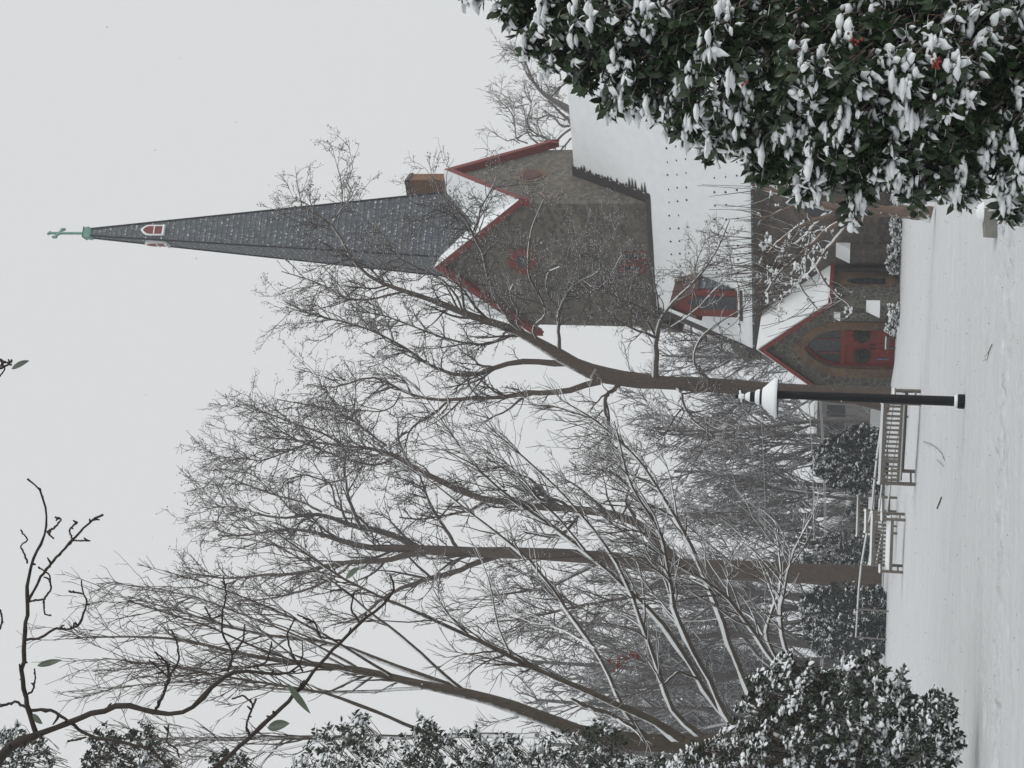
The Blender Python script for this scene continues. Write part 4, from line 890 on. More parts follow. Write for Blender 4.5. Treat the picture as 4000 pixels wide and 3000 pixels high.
PADF = np.array([t for k in range(2) for i in range(10) for t in ([k*10+i, k*10+10+(i+1) % 10, k*10+10+i], [k*10+i, k*10+(i+1) % 10, k*10+10+(i+1) % 10])]+[[20+i, 20+(i+1) % 10, 30] for i in range(10)])[:, ::-1]
if np.cross(PADV[PADF[-1][1]]-PADV[PADF[-1][0]], PADV[PADF[-1][2]]-PADV[PADF[-1][0]])[2] < 0: PADF = PADF[:, ::-1]
_o = np.array([(.02, 0), (.08, .2), (.3, .34), (.62, .34), (.88, .2), (.98, 0), (.88, -.2), (.62, -.34), (.3, -.34), (.08, -.2)])
PADR = np.array(_r(1, 0)+_r(.85, .14)+_r(.5, .22)+[(.5, 0, .25)])
def inst(tv, tf, c, X, Z, s, jit=0):
    if jit:
        Z = norm(Z-(Z*X).sum(-1, keepdims=True)*X); Y_ = np.cross(Z, X); n = len(c); rj = np.random.default_rng(len(c))
        t = tv[None]*np.stack([rj.uniform(.8, 1.1, n), rj.uniform(.6, 1.35, n), rj.uniform(.5, 1.5, n)], 1)[:, None]*(1+jit*rj.normal(size=(n, len(tv), 3)))
        t = t+np.stack([rj.uniform(-.05, .1, n), rj.uniform(-.12, .12, n), np.zeros(n)], 1)[:, None]
        V = c[:, None]+s[:, None, None]*(t[..., 0:1]*X[:, None]+t[..., 1:2]*Y_[:, None]+t[..., 2:3]*Z[:, None])
        return V.reshape(-1, 3), (np.arange(n)[:, None, None]*len(tv)+tf[None]).reshape(-1, 3)
    Z = norm(Z-(Z*X).sum(-1, keepdims=True)*X); Y_ = np.cross(Z, X)
    V = c[:, None]+s[:, None, None]*(tv[None, :, 0:1]*X[:, None]+tv[None, :, 1:2]*Y_[:, None]+tv[None, :, 2:3]*Z[:, None])
    return V.reshape(-1, 3), (np.arange(len(c))[:, None, None]*len(tv)+tf[None]).reshape(-1, 3)
def inpoly(px, py, poly):
    ins = np.zeros(len(px), bool); dm = np.full(len(px), 1e9); n = len(poly)
    for i in range(n):
        x1, y1 = poly[i]; x2, y2 = poly[(i+1) % n]
        c = ((y1 > py) != (y2 > py)) & (px < (x2-x1)*(py-y1)/(y2-y1+1e-12)+x1); ins ^= c
        t = np.clip(((px-x1)*(x2-x1)+(py-y1)*(y2-y1))/((x2-x1)**2+(y2-y1)**2+1e-9), 0, 1)
        dm = np.minimum(dm, np.hypot(px-x1-t*(x2-x1), py-y1-t*(y2-y1)))
    return ins, dm
def polycloud(poly, K, Y, thick, r_, gap=0., gs=140.):
    poly = np.array(poly, float); lo, hi = poly.min(0), poly.max(0); out = []; n = 0; ph = r_.uniform(0, 6.28, 8); kk = r_.normal(size=(8, 2))/gs
    while n < K:
        p = r_.uniform(lo, hi, (K*2, 2)); ins, dm = inpoly(p[:, 0], p[:, 1], poly)
        v = sum(np.sin(p[:, 0]*kk[i, 0]*3+p[:, 1]*kk[i, 1]*3+ph[i]) for i in range(8))/2.8
        ok = ins & (v > -2+gap*2); p = p[ok]; dm = dm[ok]; v = v[ok]
        h = np.minimum(thick, .8*dm*Y/F+.12)*(1+.12*v); u = r_.uniform(-1, 1, len(p)); u = np.sign(u)*np.abs(u)**.5
        out.append(np.stack([at(a, b, Y+hh*uu) for (a, b), hh, uu in zip(p, h, u)]+[np.zeros(3)])[:-1]); n += len(p)
    return np.concatenate(out)[:K]
def shrub(root, P, cen, r_, leaf, matl, per=7, snowp=.5, padk=1.15, stem=.25, stem_m='bark', big=0.):
    """P twig ends, cen per-twig inner points: whorls of leaves, snow resting on the upper ones"""
    K = len(P); out = norm(P-cen); c = np.repeat(P, per, 0); o = np.repeat(out, per, 0); n = len(c)
    r = r_.normal(size=(n, 3)); pr = norm(r-(r*o).sum(1, keepdims=True)*o)
    X = norm(o*r_.uniform(.1, 1.0, (n, 1))+pr+np.array([0, 0, -.12])); c = c-o*r_.uniform(0, 1.3*leaf, (n, 1))
    Z = norm(np.array([0, 0, .75])+o*.45+r_.normal(size=(n, 3))*.45); s = leaf*r_.uniform(.65, 1.2, n)
    V, T_ = inst(LEAFV, LEAFF, c, X, Z, s); build('foliage', V, T_, M[matl], root)
    Zo = norm(Z-(Z*X).sum(-1, keepdims=True)*X)
    heavy = snowp+.12+.42*np.sin(P[:, 0]*5+P[:, 2]*7)*np.sin(P[:, 2]*4.3+P[:, 1]*6)+.25*np.sin(P[:, 0]*13+P[:, 2]*17); low = np.repeat(r_.uniform(0, 1, K) < heavy, per)
    keep = (Zo[:, 2] > .3) & low & (r_.uniform(0, 1, n) < .4+snowp*.8)
    zz = norm(Zo[keep]+np.array([0, 0, .8])); sk = s[keep]*padk*r_.uniform(.8, 1.25, keep.sum())
    V1, T1 = inst(PADR if matl != 'holly' else PADV, PADF, c[keep]+Zo[keep]*s[keep, None]*.05, X[keep], zz, sk, .07)
    lump = (r_.uniform(0, 1, K) < big*1.7) & (heavy > .35); cl = P[lump]-out[lump]*leaf*.5+np.array([0, 0, leaf*.15]); nl = max(int(lump.sum()), 1)
    if big:
        cl = (cl[:, None]+r_.normal(size=(len(cl), 6, 3))*leaf*np.array([.42, .42, .16])).reshape(-1, 3); V2, T2 = blobs(cl, leaf*r_.uniform(.25, .68, len(cl)), r_, .7); T1 = np.concatenate([T1, T2+len(V1)]); V1 = np.concatenate([V1, V2])
    build('snow', V1, T1, M['snow'], root, True)
    j = r_.uniform(size=(K, 1)); mid = P-out*stem*.5+r_.normal(size=(K, 3))*stem*.12; st = P-out*stem+np.array([0, 0, -stem*.4])
    PP = np.stack([st, mid, P], 1); RR = np.tile(np.array([.006, .004, .003])*max(leaf/.07, .6), (K, 1)); V, Q = tubes(PP, RR, 4); build('stems', V, Q, M[stem_m], root)
def inner(P, cen0, flat=.5): return cen0[None]+(P-cen0[None])*flat
r_ = np.random.default_rng(3)
# big holly at the right, close to the camera
HP = [(1870, -160), (1800, 5), (1893, 22), (1960, 84), (1969, 139), (2036, 150), (2050, 215), (2125, 280), (2200, 270), (2239, 325), (2268, 385), (2361, 445), (2500, 440), (2600, 519), (2695, 570), (2764, 640), (2880, 620), (2916, 640), (2970, 770), (3020, 700),
      (3125, 815), (3230, 780), (3290, 860), (3347, 895), (3380, 810), (3430, 740), (3518, 760), (3587, 845), (3640, 770), (3690, 800), (3803, 797), (3830, 740), (3904, 728), (3916, 890), (4000, 886), (4100, 860), (4100, -200)]
P = polycloud(HP, 3200, 7.6, 1.5, r_, .24); ho = empty('holly_bush', (3.6, 7.8, 0.), 'large glossy holly bush close by at the right, heavy with clumps of snow', 'bush')
spine = np.stack([np.full(len(P), 3.0), np.full(len(P), 8.2), P[:, 2]-.25], 1)
shrub(ho, P, spine, r_, .078, 'holly', 8, .33, .92, .14, 'bark', .20)
tk = [limb([(3600, 100, 30), (3300, 220, 24), (3050, 260, 18), (2800, 300, 14), (2500, 200, 9), (2200, 80, 5)], 8.1, 0), limb([(3600, 100, 26), (3450, 350, 18), (3300, 500, 12), (3150, 640, 8)], 8., -.2),
      limb([(4050, 60, 30), (3800, 200, 20), (3700, 420, 13), (3750, 640, 8)], 7.9, -.2), limb([(3300, 220, 18), (3000, 400, 12), (2750, 470, 8)], 8., -.3), limb([(4600, 0, 46), (4050, 60, 34), (3600, 100, 30)], 8.2, -.1),
      limb([(4000, 250, 16), (3900, 480, 11), (3930, 680, 7)], 7.8, 0)]
tk = [cutu(t, 16) for t in tk]; V, Q = tubes(np.stack([t[:, :3] for t in tk]), np.stack([t[:, 3] for t in tk])*.8, 8); build('branches', V, Q, M['bark'], ho, True)
bc = np.concatenate([np.array([at(x+12*rng.normal(), y+11*rng.normal(), 6.9) for _ in range(n)]) for x, y, n in ((3340, 155, 9), (3660, 245, 18), (2910, 330, 3))])
for b in bc: mb = MB(); mb.lathe([(.0005, -.007), (.006, -.004), (.0078, 0), (.006, .004), (.0005, .007)], 6, b); mb.build('berry', M['berry'], ho, True)
# left snowy shrub
BP = [(2560, 3110), (2600, 2990), (2650, 2930), (2700, 2910), (2780, 2880), (2840, 2830), (2880, 2740), (2930, 2700), (2905, 2640), (2916, 2597), (2990, 2610), (3050, 2560), (3081, 2535), (3110, 2590), (3151, 2578), (3200, 2610), (3270, 2600), (3328, 2553), (3350, 2580), (3429, 2512), (3430, 2600), (3480, 2620), (3537, 2592), (3545, 2680),
      (3562, 2710), (3610, 2720), (3650, 2680), (3700, 2700), (3752, 2740), (3745, 2820), (3775, 2890), (3740, 2990), (3720, 3110)]
P = polycloud(BP, 1750, 18.5, 1.1, r_, .05); c0 = at(3350, 3010, 18.6)
so = empty('laurel_shrub', (c0[0]-.1, 18.6, 0.), 'broad evergreen shrub at the lower left with snow on every leaf', 'shrub')
shrub(so, P, inner(P, c0, .35), r_, .084, 'laurel', 8, .42, .85, .25, 'bark', .08)
# tall holly down the left edge
ho2 = empty('holly_tree', (at(2500, 3150, 20.5)[0], 20.5, 0.), 'tall narrow evergreen along the left edge with snowy leaves at the top of its shoots', 'tree')
PL = [([(-60, 3110), (-60, 2930), (0, 2850), (35, 2815), (80, 2830), (160, 2850), (200, 2920), (230, 3110)], 190),
      ([(270, 3110), (310, 2960), (345, 2870), (400, 2812), (440, 2860), (480, 2890), (540, 2795), (590, 2820), (620, 2880), (660, 2960), (690, 3110)], 300),
      ([(760, 3110), (800, 2970), (870, 2920), (960, 2950), (1010, 3110)], 120),
      ([(1040, 3110), (1110, 2990), (1180, 2940), (1230, 2830), (1262, 2806), (1310, 2830), (1390, 2780), (1440, 2790), (1480, 2870), (1530, 2880), (1590, 2850), (1645, 2772), (1690, 2800), (1720, 2850), (1800, 2850), (1850, 2820), (1900, 2880), (1960, 2850), (2030, 2880), (2060, 3110)], 680),
      ([(2020, 3110), (2060, 2920), (2140, 2870), (2200, 2840), (2270, 2850), (2330, 2792), (2400, 2830), (2440, 2870), (2450, 2950), (2500, 2960), (2560, 2930), (2640, 3000), (2640, 3110)], 380)]
P = np.concatenate([polycloud(p, k, 20.5, .8, r_, .08) for p, k in PL]); ax = np.stack([np.full(len(P), at(1500, 3150, 20.5)[0]), np.full(len(P), 20.5), P[:, 2]-.6], 1)
shrub(ho2, P, ax, r_, .085, 'laurel', 7, .28, .95, .3, 'bark', .08)
t_ = cutu(limb([(3900, 3230, 40), (2500, 3180, 30), (1200, 3120, 20), (200, 3080, 8)], 20.6), 20); V, Q = tubes(t_[None, :, :3], t_[None, :, 3], 8); build('trunk', V, Q, M['bark'], ho2, True)
# evergreens beyond the fence
for poly, Y, K, lab, nm in (
    ([(3155, 1790), (3200, 1730), (3290, 1670), (3380, 1650), (3450, 1690), (3480, 1760), (3480, 1880), (3430, 1930), (3330, 1935), (3240, 1900), (3170, 1850)], 60, 900, 'rounded dark evergreen bush behind the fence, beside the lamp post bench', 'evergreen_bush'),
    ([(3110, 2230), (3150, 2120), (3240, 2090), (3330, 2060), (3400, 2080), (3480, 2100), (3480, 2260)], 74, 700, 'dark evergreen bush partly behind the broad tree trunk, right of it', 'evergreen_bush'),
    ([(3115, 2380), (3130, 2320), (3200, 2285), (3300, 2270), (3440, 2290), (3480, 2330), (3480, 2560), (3350, 2600), (3200, 2570), (3140, 2500)], 62, 1500, 'domed dark evergreen bush with snow on its crown, left of the broad trunk', 'evergreen_bush'),
    ([(3300, 2010), (3330, 1960), (3400, 1940), (3470, 1960), (3470, 2070), (3340, 2060)], 78, 300, 'low faint evergreen clump between the two benches, far behind them', 'evergreen_bush')):
    P = polycloud(poly, K, Y, 2.0, r_, 0); c0 = P.mean(0)-[0, 0, .4]; b = empty(nm, (c0[0], Y, float(terr(c0[0], Y))), lab, 'bush', 'dark evergreen bushes behind the fence')
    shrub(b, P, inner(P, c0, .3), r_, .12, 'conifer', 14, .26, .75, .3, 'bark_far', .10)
# snowy hedge along the foot of the church
K = 1500; s_ = r_.uniform(PX+2.35, 12.5, K); t_ = TW-.75+r_.uniform(-.4, .4, K); s_ = np.where(r_.uniform(0, 1, K) < .22, r_.uniform(PX+1.2, PX+2.4, K), s_); t_ = np.where(s_ < PX+2.45, TP-.45+r_.uniform(-.25, .25, K), t_)
z_ = r_.uniform(-.05, .52, K)*(1+.15*np.sin(s_*3)); P = CC+s_[:, None]*ev+t_[:, None]*nv+z_[:, None]*zv
he = empty('hedge', W(5, TW-.75, 0), 'low clipped hedge dusted with snow along the foot of the church wall', 'hedge')
shrub(he, P, P-[0, 0, .4], r_, .13, 'laurel', 6, .6, 1.1, .25)

# ------------------------------------------------------------------ overhanging branch close to the camera
YB = 4.
mag = [[(-60, 3040, 22), (0, 2947, 20), (65, 2893, 17), (141, 2865, 14), (217, 2860, 13), (293, 2800, 12), (380, 2795, 11), (445, 2746, 12), (532, 2757, 10), (608, 2784, 10), (673, 2800, 9), (760, 2773, 8), (825, 2686, 8), (890, 2621, 8), (966, 2610, 6), (1085, 2643, 5), (1183, 2621, 4), (1195, 2560, 3), (1180, 2500, 2)],
 [(138, 2866, 10), (125, 2800, 10), (119, 2773, 10), (92, 2719, 9), (87, 2589, 9), (98, 2480, 9), (109, 2383, 8), (103, 2285, 7), (125, 2187, 6), (184, 2079, 5), (179, 1992, 4), (168, 1916, 4), (141, 1889, 3), (109, 1873, 4)],
 [(109, 2350, 6), (174, 2231, 5), (282, 2111, 5), (358, 2030, 4), (401, 2010, 5)], [(282, 2111, 3), (352, 2112, 3)], [(282, 2111, 4), (270, 2070, 3), (300, 2040, 4)],
 [(92, 2500, 5), (163, 2491, 5), (217, 2453, 5), (270, 2460, 4), (315, 2437, 5), (330, 2380, 4), (345, 2350, 4), (325, 2330, 3), (318, 2265, 3)], [(325, 2320, 3), (270, 2310, 4)], [(109, 2350, 4), (170, 2340, 4), (174, 2400, 3), (200, 2405, 3)], [(174, 2340, 4), (200, 2300, 4), (195, 2245, 3), (150, 2215, 3)],
 [(119, 2773, 7), (206, 2773, 6), (282, 2828, 6), (336, 2871, 6), (488, 2903, 6), (586, 2925, 5), (673, 3010, 4)], [(336, 2880, 4), (300, 2890, 4), (265, 2895, 4)],
 [(184, 2079, 4), (215, 2060, 4), (240, 2030, 3), (215, 2020, 4)], [(184, 2079, 3), (210, 2105, 3)], [(92, 2719, 4), (130, 2700, 4), (138, 2650, 3), (135, 2610, 3)], [(119, 2773, 6), (60, 2740, 5), (0, 2760, 5), (-40, 2780, 5)], [(109, 2200, 4), (80, 2130, 3), (110, 2110, 3), (80, 2070, 3)],
 [(825, 3010, 8), (977, 2882, 8), (1150, 2719, 7), (1248, 2589, 6), (1335, 2502, 6), (1407, 2436, 6), (1505, 2350, 5), (1553, 2306, 4), (1548, 2268, 3), (1520, 2240, 2)],
 [(890, 2621, 5), (911, 2556, 4), (865, 2470, 4), (868, 2383, 4), (884, 2328, 3), (873, 2252, 3)], [(868, 2400, 3), (825, 2420, 3), (800, 2370, 3)], [(911, 2556, 4), (950, 2500, 4), (955, 2440, 3)],
 [(608, 2773, 6), (640, 2708, 6), (662, 2643, 5), (651, 2589, 4), (608, 2545, 3)], [(662, 2643, 4), (700, 2580, 4), (690, 2500, 3), (670, 2460, 3)], [(662, 2650, 4), (620, 2610, 3), (595, 2590, 3)],
 [(1183, 2621, 4), (1140, 2560, 4), (1120, 2480, 3), (1150, 2420, 3)], [(1335, 2502, 4), (1250, 2490, 4), (1230, 2430, 3), (1160, 2400, 3)], [(977, 2882, 5), (960, 2830, 4), (980, 2780, 4), (990, 2750, 3), (950, 2715, 4), (905, 2730, 3)], [(980, 2780, 3), (1000, 2730, 4)],
 [(1407, 2436, 4), (1370, 2380, 4), (1380, 2330, 3), (1340, 2300, 3), (1290, 2310, 3)], [(966, 2610, 4), (1040, 2590, 4), (1060, 2520, 3)], [(700, 2960, 3), (690, 2925, 4), (650, 2900, 3), (660, 2830, 3)],
 [(-40, 1460, 6), (0, 1440, 5), (30, 1425, 4), (45, 1410, 4)], [(-40, 1380, 5), (0, 1405, 4), (45, 1425, 4)], [(0, 1405, 3), (20, 1440, 3), (0, 1470, 3), (-40, 1500, 4)],
 [(0, 2380, 4), (10, 2425, 4), (-10, 2480, 4)]]
mo = empty('overhanging_branch', at(-60, 3040, YB), 'dark knobbly bare branch reaching in at the upper left, close to the camera', 'branch')
mp = [cutu(limb(l, YB, .25*math.sin(i*1.7)*0), 30) for i, l in enumerate(mag)]
Pm = np.stack([l[:, :3] for l in mp]); Rm = np.stack([l[:, 3] for l in mp])
kn = 1.12+.45*np.clip(rng.normal(size=Rm.shape)-1.2, 0, 1.2)+.06*rng.normal(size=Rm.shape); Pm = Pm+rng.normal(size=Pm.shape)*Rm[..., None]*.35
sp_ = spawn(Pm, Rm, rng, 14, (.012, .04), (.6, 1.3), up=.1, wob=.5, n=4, rs=.7, tip=.0022, tmin=.1)
V, Q = joinm([tubes(Pm, Rm*kn, 8), tubes(*sp_, 5)]); build('twigs', V, Q, M['bark_near'], mo, True)
def bigleaf(x0, y0, x1, y1, wid, nm, parent, dY=0.):
    a = at(x0, y0, YB-.02); b = at(x1, y1, YB+dY); L_ = np.linalg.norm(b-a); X = (b-a)/L_; Z = norm(np.array([.3, -.6, .75])); Z = norm(Z-(Z@X)*X); Y_ = np.cross(Z, X)
    V, fs = [], []; n = 10
    for i in range(n+1):
        u = i/n; w_ = wid*math.sin(math.pi*u**.85)**.8*.5 if 0 < i < n else .0005; sag = -.05*L_*math.sin(u*2.5)
        for v_ in (-1, -.5, 0, .5, 1): V.append(a+X*L_*u+Y_*w_*v_+Z*(sag+abs(v_)*w_*.35))
    for i in range(n):
        for j in range(4): q = i*5+j; fs.append((q, q+1, q+6, q+5))
    return build(nm, V, fs, M['magleaf'], parent, True)
for q in ((145, 2600, 240, 2577, .024), (1125, 2670, 1210, 2790, .034), (1045, 2843, 1130, 2825, .036), (1350, 2260, 1405, 2215, .03), (128, 2790, 165, 2828, .024), (45, 1440, 113, 1408, .03)): bigleaf(*q, 'leaf', mo, -.03)

# ------------------------------------------------------------------ lamp post
p0 = at(3770, 1569, 22.4); p0[2] = float(terr(p0[0], p0[1])); p1 = at(3083, 1543, 22.4)
lp = empty('lamp_post', p0, 'black lamp post with a wide snow covered shade, standing in the snow', 'street lamp')
az_ = norm(p1-p0); axx = norm(np.array([1, 0, 0])-az_[0]*az_); ay_ = np.cross(az_, axx)
LF = lambda a, b, c: p0+axx*a+ay_*b+az_*c; PXM = 22.4/F
H_ = lambda V_: (3770-V_)*PXM*1.0
mb = MB(LF); mb.lathe([(.078, -.1), (.075, .3), (.070, H_(3400)), (.064, H_(3083)), (.05, H_(3040)), (.0, H_(3040))], 20); mb.build('post', M['dark'], lp, True)
mb = MB(LF); mb.lathe([(.0, .12), (.10, .12), (.112, .10), (.112, .03), (.12, -.05)], 24); mb.build('base_collar', M['dark'], lp)
mb = MB(LF); mb.lathe([(.075, .17), (.10, .15), (.104, .122), (.07, .118)], 24); mb.build('collar_snow', M['snow'], lp, True)
HF = lambda a, b, c: p0+axx*(a-.052)+ay_*b+az_*c
mb = MB(HF); mb.lathe([(.0, H_(3076)), (.295, H_(3082)), (.312, H_(3078)), (.30, H_(3070)), (.13, H_(3026)), (.0, H_(3024))], 32); mb.build('lamp_shade', M['dark'], lp, True)
mb = MB(HF); prof = [(.305, H_(3081)), (.322, H_(3073)), (.302, H_(3066)), (.27, H_(3057)), (.2, H_(3038)), (.148, H_(3024)), (.125, H_(3022)), (.0, H_(3021))]
mb.lathe(prof, 32); mb.build('shade_snow', M['snow'], lp, True)
mb = MB(HF); mb.lathe([(.115, H_(3023)), (.12, H_(3015)), (.112, H_(3014)), (.10, H_(3000)), (.07, H_(2996)), (.085, H_(2985)), (.075, H_(2972)), (.045, H_(2964)), (.03, H_(2955)), (.022, H_(2930)), (.03, H_(2922)), (.0, H_(2916))], 24)
mb.tube([(-.09, 0, H_(2950)), (.10, 0, H_(2944))], .012, 8); mb.tube([(.10, 0, H_(2944)), (.115, 0, H_(2925))], .010, 8); mb.build('lamp_finial', M['dark'], lp, True)
mb = MB(HF); mb.lathe([(.123, H_(3013)), (.122, H_(3004)), (.10, H_(2997)), (.09, H_(2995))], 24); mb.lathe([(.082, H_(2976)), (.06, H_(2962)), (.03, H_(2955)), (.0, H_(2954))], 18)
mb.lathe([(.04, H_(2952)), (.05, H_(2942)), (.03, H_(2932)), (.0, H_(2930))], 12); mb.tube([(-.09, 0, H_(2944)), (.1, 0, H_(2936))], .017, 8); mb.build('finial_snow', M['snow'], lp, True)

# ------------------------------------------------------------------ benches
def make_bench(L, label, D=.55, H=.96, nsl=16, snow_seat=.1):
    root = bpy.data.objects.new('park_bench', None); link(root); tag(root, label, 'bench', 'slatted wooden benches at the field edge')
    h = L/2; wd = M['teak']; st = .42
    for x in (-h, h):
        for y, z in ((D, H), (0, .64)):
            mb = MB(); mb.box(x-.035, x+.035, y-.035, y+.035, -.15, z); mb.build('leg', wd, root)
        mb = MB(); mb.box(x-.045, x+.045, -.06, D-.037, .642, .68); ar = mb.build('armrest', wd, root)
        mb = MB(); mb.prism([(x-.05, -.06, .682), (x-.05, D-.05, .682), (x-.05, D-.1, .73), (x-.05, .02, .735), (x-.05, -.05, .71)], (.1, 0, 0)); mb.build('arm_snow', M['snow'], ar)
        mb = MB(); mb.box(x-.02, x+.02, .037, D-.037, .13, .18); mb.build('stretcher', wd, root)
        mb = MB(); mb.lathe([(.05, 0), (.055, .03), (.035, .07), (.0, .085)], 10, (x, D, H)); mb.build('post_snow', M['snow'], root, True)
    mb = MB(); n = 6
    for k in range(n): mb.box(-h+.04, h-.04, .01+k*(D-.08)/n, .01+(k+.8)*(D-.08)/n, st-.03, st)
    mb.box(-h+.036, h-.036, -.02, .005, st-.09, st-.005); seat = mb.build('seat', wd, root)
    if snow_seat:
        mb = MB(); mb.prism([(-h+.05, -.02, st+.002), (-h+.05, D-.06, st+.002), (-h+.05, D-.07, st+snow_seat), (-h+.05, .06, st+snow_seat*.9), (-h+.05, -.01, st+.04)], (L-.1, 0, 0)); mb.build('seat_snow', M['snow'], seat)
    mb = MB(); mb.box(-h+.036, h-.036, D-.03, D+.03, H-.1, H-.01); mb.box(-h+.036, h-.036, D-.03, D+.03, st+.04, st+.11)
    for k in range(nsl):
        x = -h+.04+(k+.5)*(L-.08)/nsl; mb.box(x-.027, x+.027, D-.012, D+.012, st+.11, H-.1)
    back = mb.build('backrest', wd, root)
    mb = MB(); mb.prism([(-h+.03, D-.04, H-.008), (-h+.03, D+.04, H-.008), (-h+.03, D+.035, H+.045), (-h+.03, D-.02, H+.05)], (L-.06, 0, 0)); mb.build('rail_snow', M['snow'], back)
    return root
def put(root, x, y, z, ang): root.location = (float(x), float(y), float(z)); root.rotation_euler = (0, 0, ang)
b1 = make_bench(2.66, 'long slatted bench right beside the lamp post, seen from behind', nsl=17)
c1 = at(3577, 1838, 39.2); c2 = at(3595, 1534, 37.7); m1 = (c1+c2)/2; put(b1, m1[0], m1[1]+.2, min(c1[2], c2[2])*.0+float(terr(m1[0], m1[1]))-.02, math.atan2(c2[1]-c1[1], c2[0]-c1[0])+math.pi)
b2 = make_bench(1.68, 'slatted bench before the broad tree trunk, facing the camera, snow on its arms', nsl=12, snow_seat=.12)
c1 = at(3516, 2238, 44.); c2 = at(3518, 2030, 44.6); m2 = (c1+c2)/2; put(b2, m2[0], m2[1], float(terr(m2[0], m2[1])), math.radians(-14))
def copy_tree(o, parent=None):
    c = o.copy(); sc.collection.objects.link(c); c.parent = parent
    for ch_ in list(o.children): copy_tree(ch_, c)
    return c
b3 = copy_tree(b2); b3['label'] = 'bench seen end on between the other two benches, beside the one by the trunk'; m3 = at(3488, 1985, 51.); put(b3, m3[0], m3[1], float(terr(m3[0], m3[1]))+.1, math.radians(68))
b4 = copy_tree(b2); b4['label'] = 'farthest bench, only its snowy top rail showing above the end-on bench'; m4 = at(3440, 2018, 60.); put(b4, m4[0], m4[1], float(terr(m4[0], m4[1]))+.35, math.radians(5))

# ------------------------------------------------------------------ pipe fence beyond the benches
fr_pts = [(3458, 1560, 44.2), (3452, 1620, 45), (3427, 1790, 47.5), (3419, 1865, 48.6), (3406, 2000, 50.5), (3393, 2050, 51.2), (3366, 2205, 54), (3356, 2300, 56), (3345, 2489, 60)]
fp = [at(*q) for q in fr_pts]; fo = empty('pipe_fence', (fp[2][0], fp[2][1], float(terr(fp[2][0], fp[2][1]))), 'low pipe railing with a line of snow on its top rail, behind the benches', 'fence')
for off, r0 in ((0, .028), (-.25, .022), (-.52, .022)):
    fq = fp if off == 0 else fp[:7]
    mb = MB(); mb.tube([q+[0, 0, off] for q in fq], r0, 8); ra = mb.build('rail', M['rail'], fo, True)
    mb = MB(); mb.tube([q+[0, 0, off+r0*1.1] for q in fq], r0*.95, 6); mb.build('rail_snow', M['snow'], ra, True)
for x, y, Y in ((3452, 1625, 45), (3425, 1795, 47.5), (3419, 1868, 48.6), (3393, 2050, 51.2), (3366, 2205, 54), (3352, 2380, 57.6), (3345, 2489, 60)):
    q = at(x, y, Y); mb = MB(); mb.tube([(q[0], q[1], float(terr(q[0], q[1]))-.3), (q[0], q[1], q[2]+.06)], .035, 8); mb.build('post', M['rail'], fo)

# ------------------------------------------------------------------ wires, poles, far buildings
up_ = []
for nm, y in (('just left of the porch, mostly hidden by the tall tree trunk', 1530), ('beyond the domed evergreen at the left', 2620)):
    q = at(3300, y, 77.); mb = MB(); mb.tube([(q[0], q[1], -5), (q[0], q[1], at(3140, y, 77)[2])], [.15, .11], 8); o = mb.build('utility_pole', M['bark_far'], None); tag(o, 'wooden utility pole '+nm, 'pole', 'utility poles')
for v0, v1, lab in ((3166, 3173, 'upper power line strung across the wood'), (3208, 3214, 'middle power line strung across the wood'), (3213, 3221, 'lowest power line strung across the wood'), (2975, 2985, 'high thin wire crossing the wood above the power lines')):
    a, b = at(v0, 1530, 77), at(v1, 2620, 77); pts = [a+(b-a)*u+np.array([0, 0, -.25*4*u*(1-u)+.12]) for u in np.linspace(0, 1, 16)]
    mb = MB(); mb.tube(pts, .026 if v0 > 3000 else .014, 5); o = mb.build('power_line', M['wire'], None); tag(o, lab, 'wire', 'power lines')
def house(y0, y1, vr, ve, Y, label, wallm, ridge=None):
    a, b = at(ve, y1, Y), at(ve, y0, Y); z0, zr = a[2], at(vr, y0, Y)[2]
    o = empty('distant_house', (a[0], Y, -5), label, 'house', 'pale buildings beyond the wood')
    mb = MB(); mb.box(a[0], b[0], Y, Y+6, -6, z0); mb.poly([(a[0], Y, z0), (a[0], Y+6, z0), (a[0], Y+3, zr-.1), (b[0], Y, z0), (b[0], Y+6, z0), (b[0], Y+3, zr-.1)], [(0, 1, 2), (3, 5, 4)]); wl_ = mb.build('wall', wallm, o)
    mb = MB()
    for sg in (0, 1): y_ = Y-.4 if sg == 0 else Y+6.4; mb.prism([(a[0]-.3, y_, z0-.1), (a[0]-.3, Y+3, zr), (a[0]-.3, Y+3, zr+.2), (a[0]-.3, y_, z0+.12)], (b[0]-a[0]+.6, 0, 0))
    mb.build('roof', M['snow'], o)
    for k in range(2):
        x = a[0]+(b[0]-a[0])*(.3+.4*k); mb = MB(); mb.box(x-.45, x+.45, Y-.04, Y-.01, z0-2.2, z0-.8); mb.build('window', M['glass'], o)
house(1560, 1700, 3130, 3185, 112, 'pale grey house seen through the trees left of the porch, snow on its roof', M['grey'])
house(1880, 2010, 3318, 3332, 104, 'low shed with a white roof line seen through the trees between the benches', M['grey'])
q0, q1 = at(3398, 1668, 70), at(3398, 1597, 70); mb = MB(); mb.box(q0[0], q1[0], 70, 70.1, -.6, q0[2]); o = mb.build('white_panel', M['white'], None); tag(o, 'plain white panel beyond the fence, just left of the lamp post', 'panel')

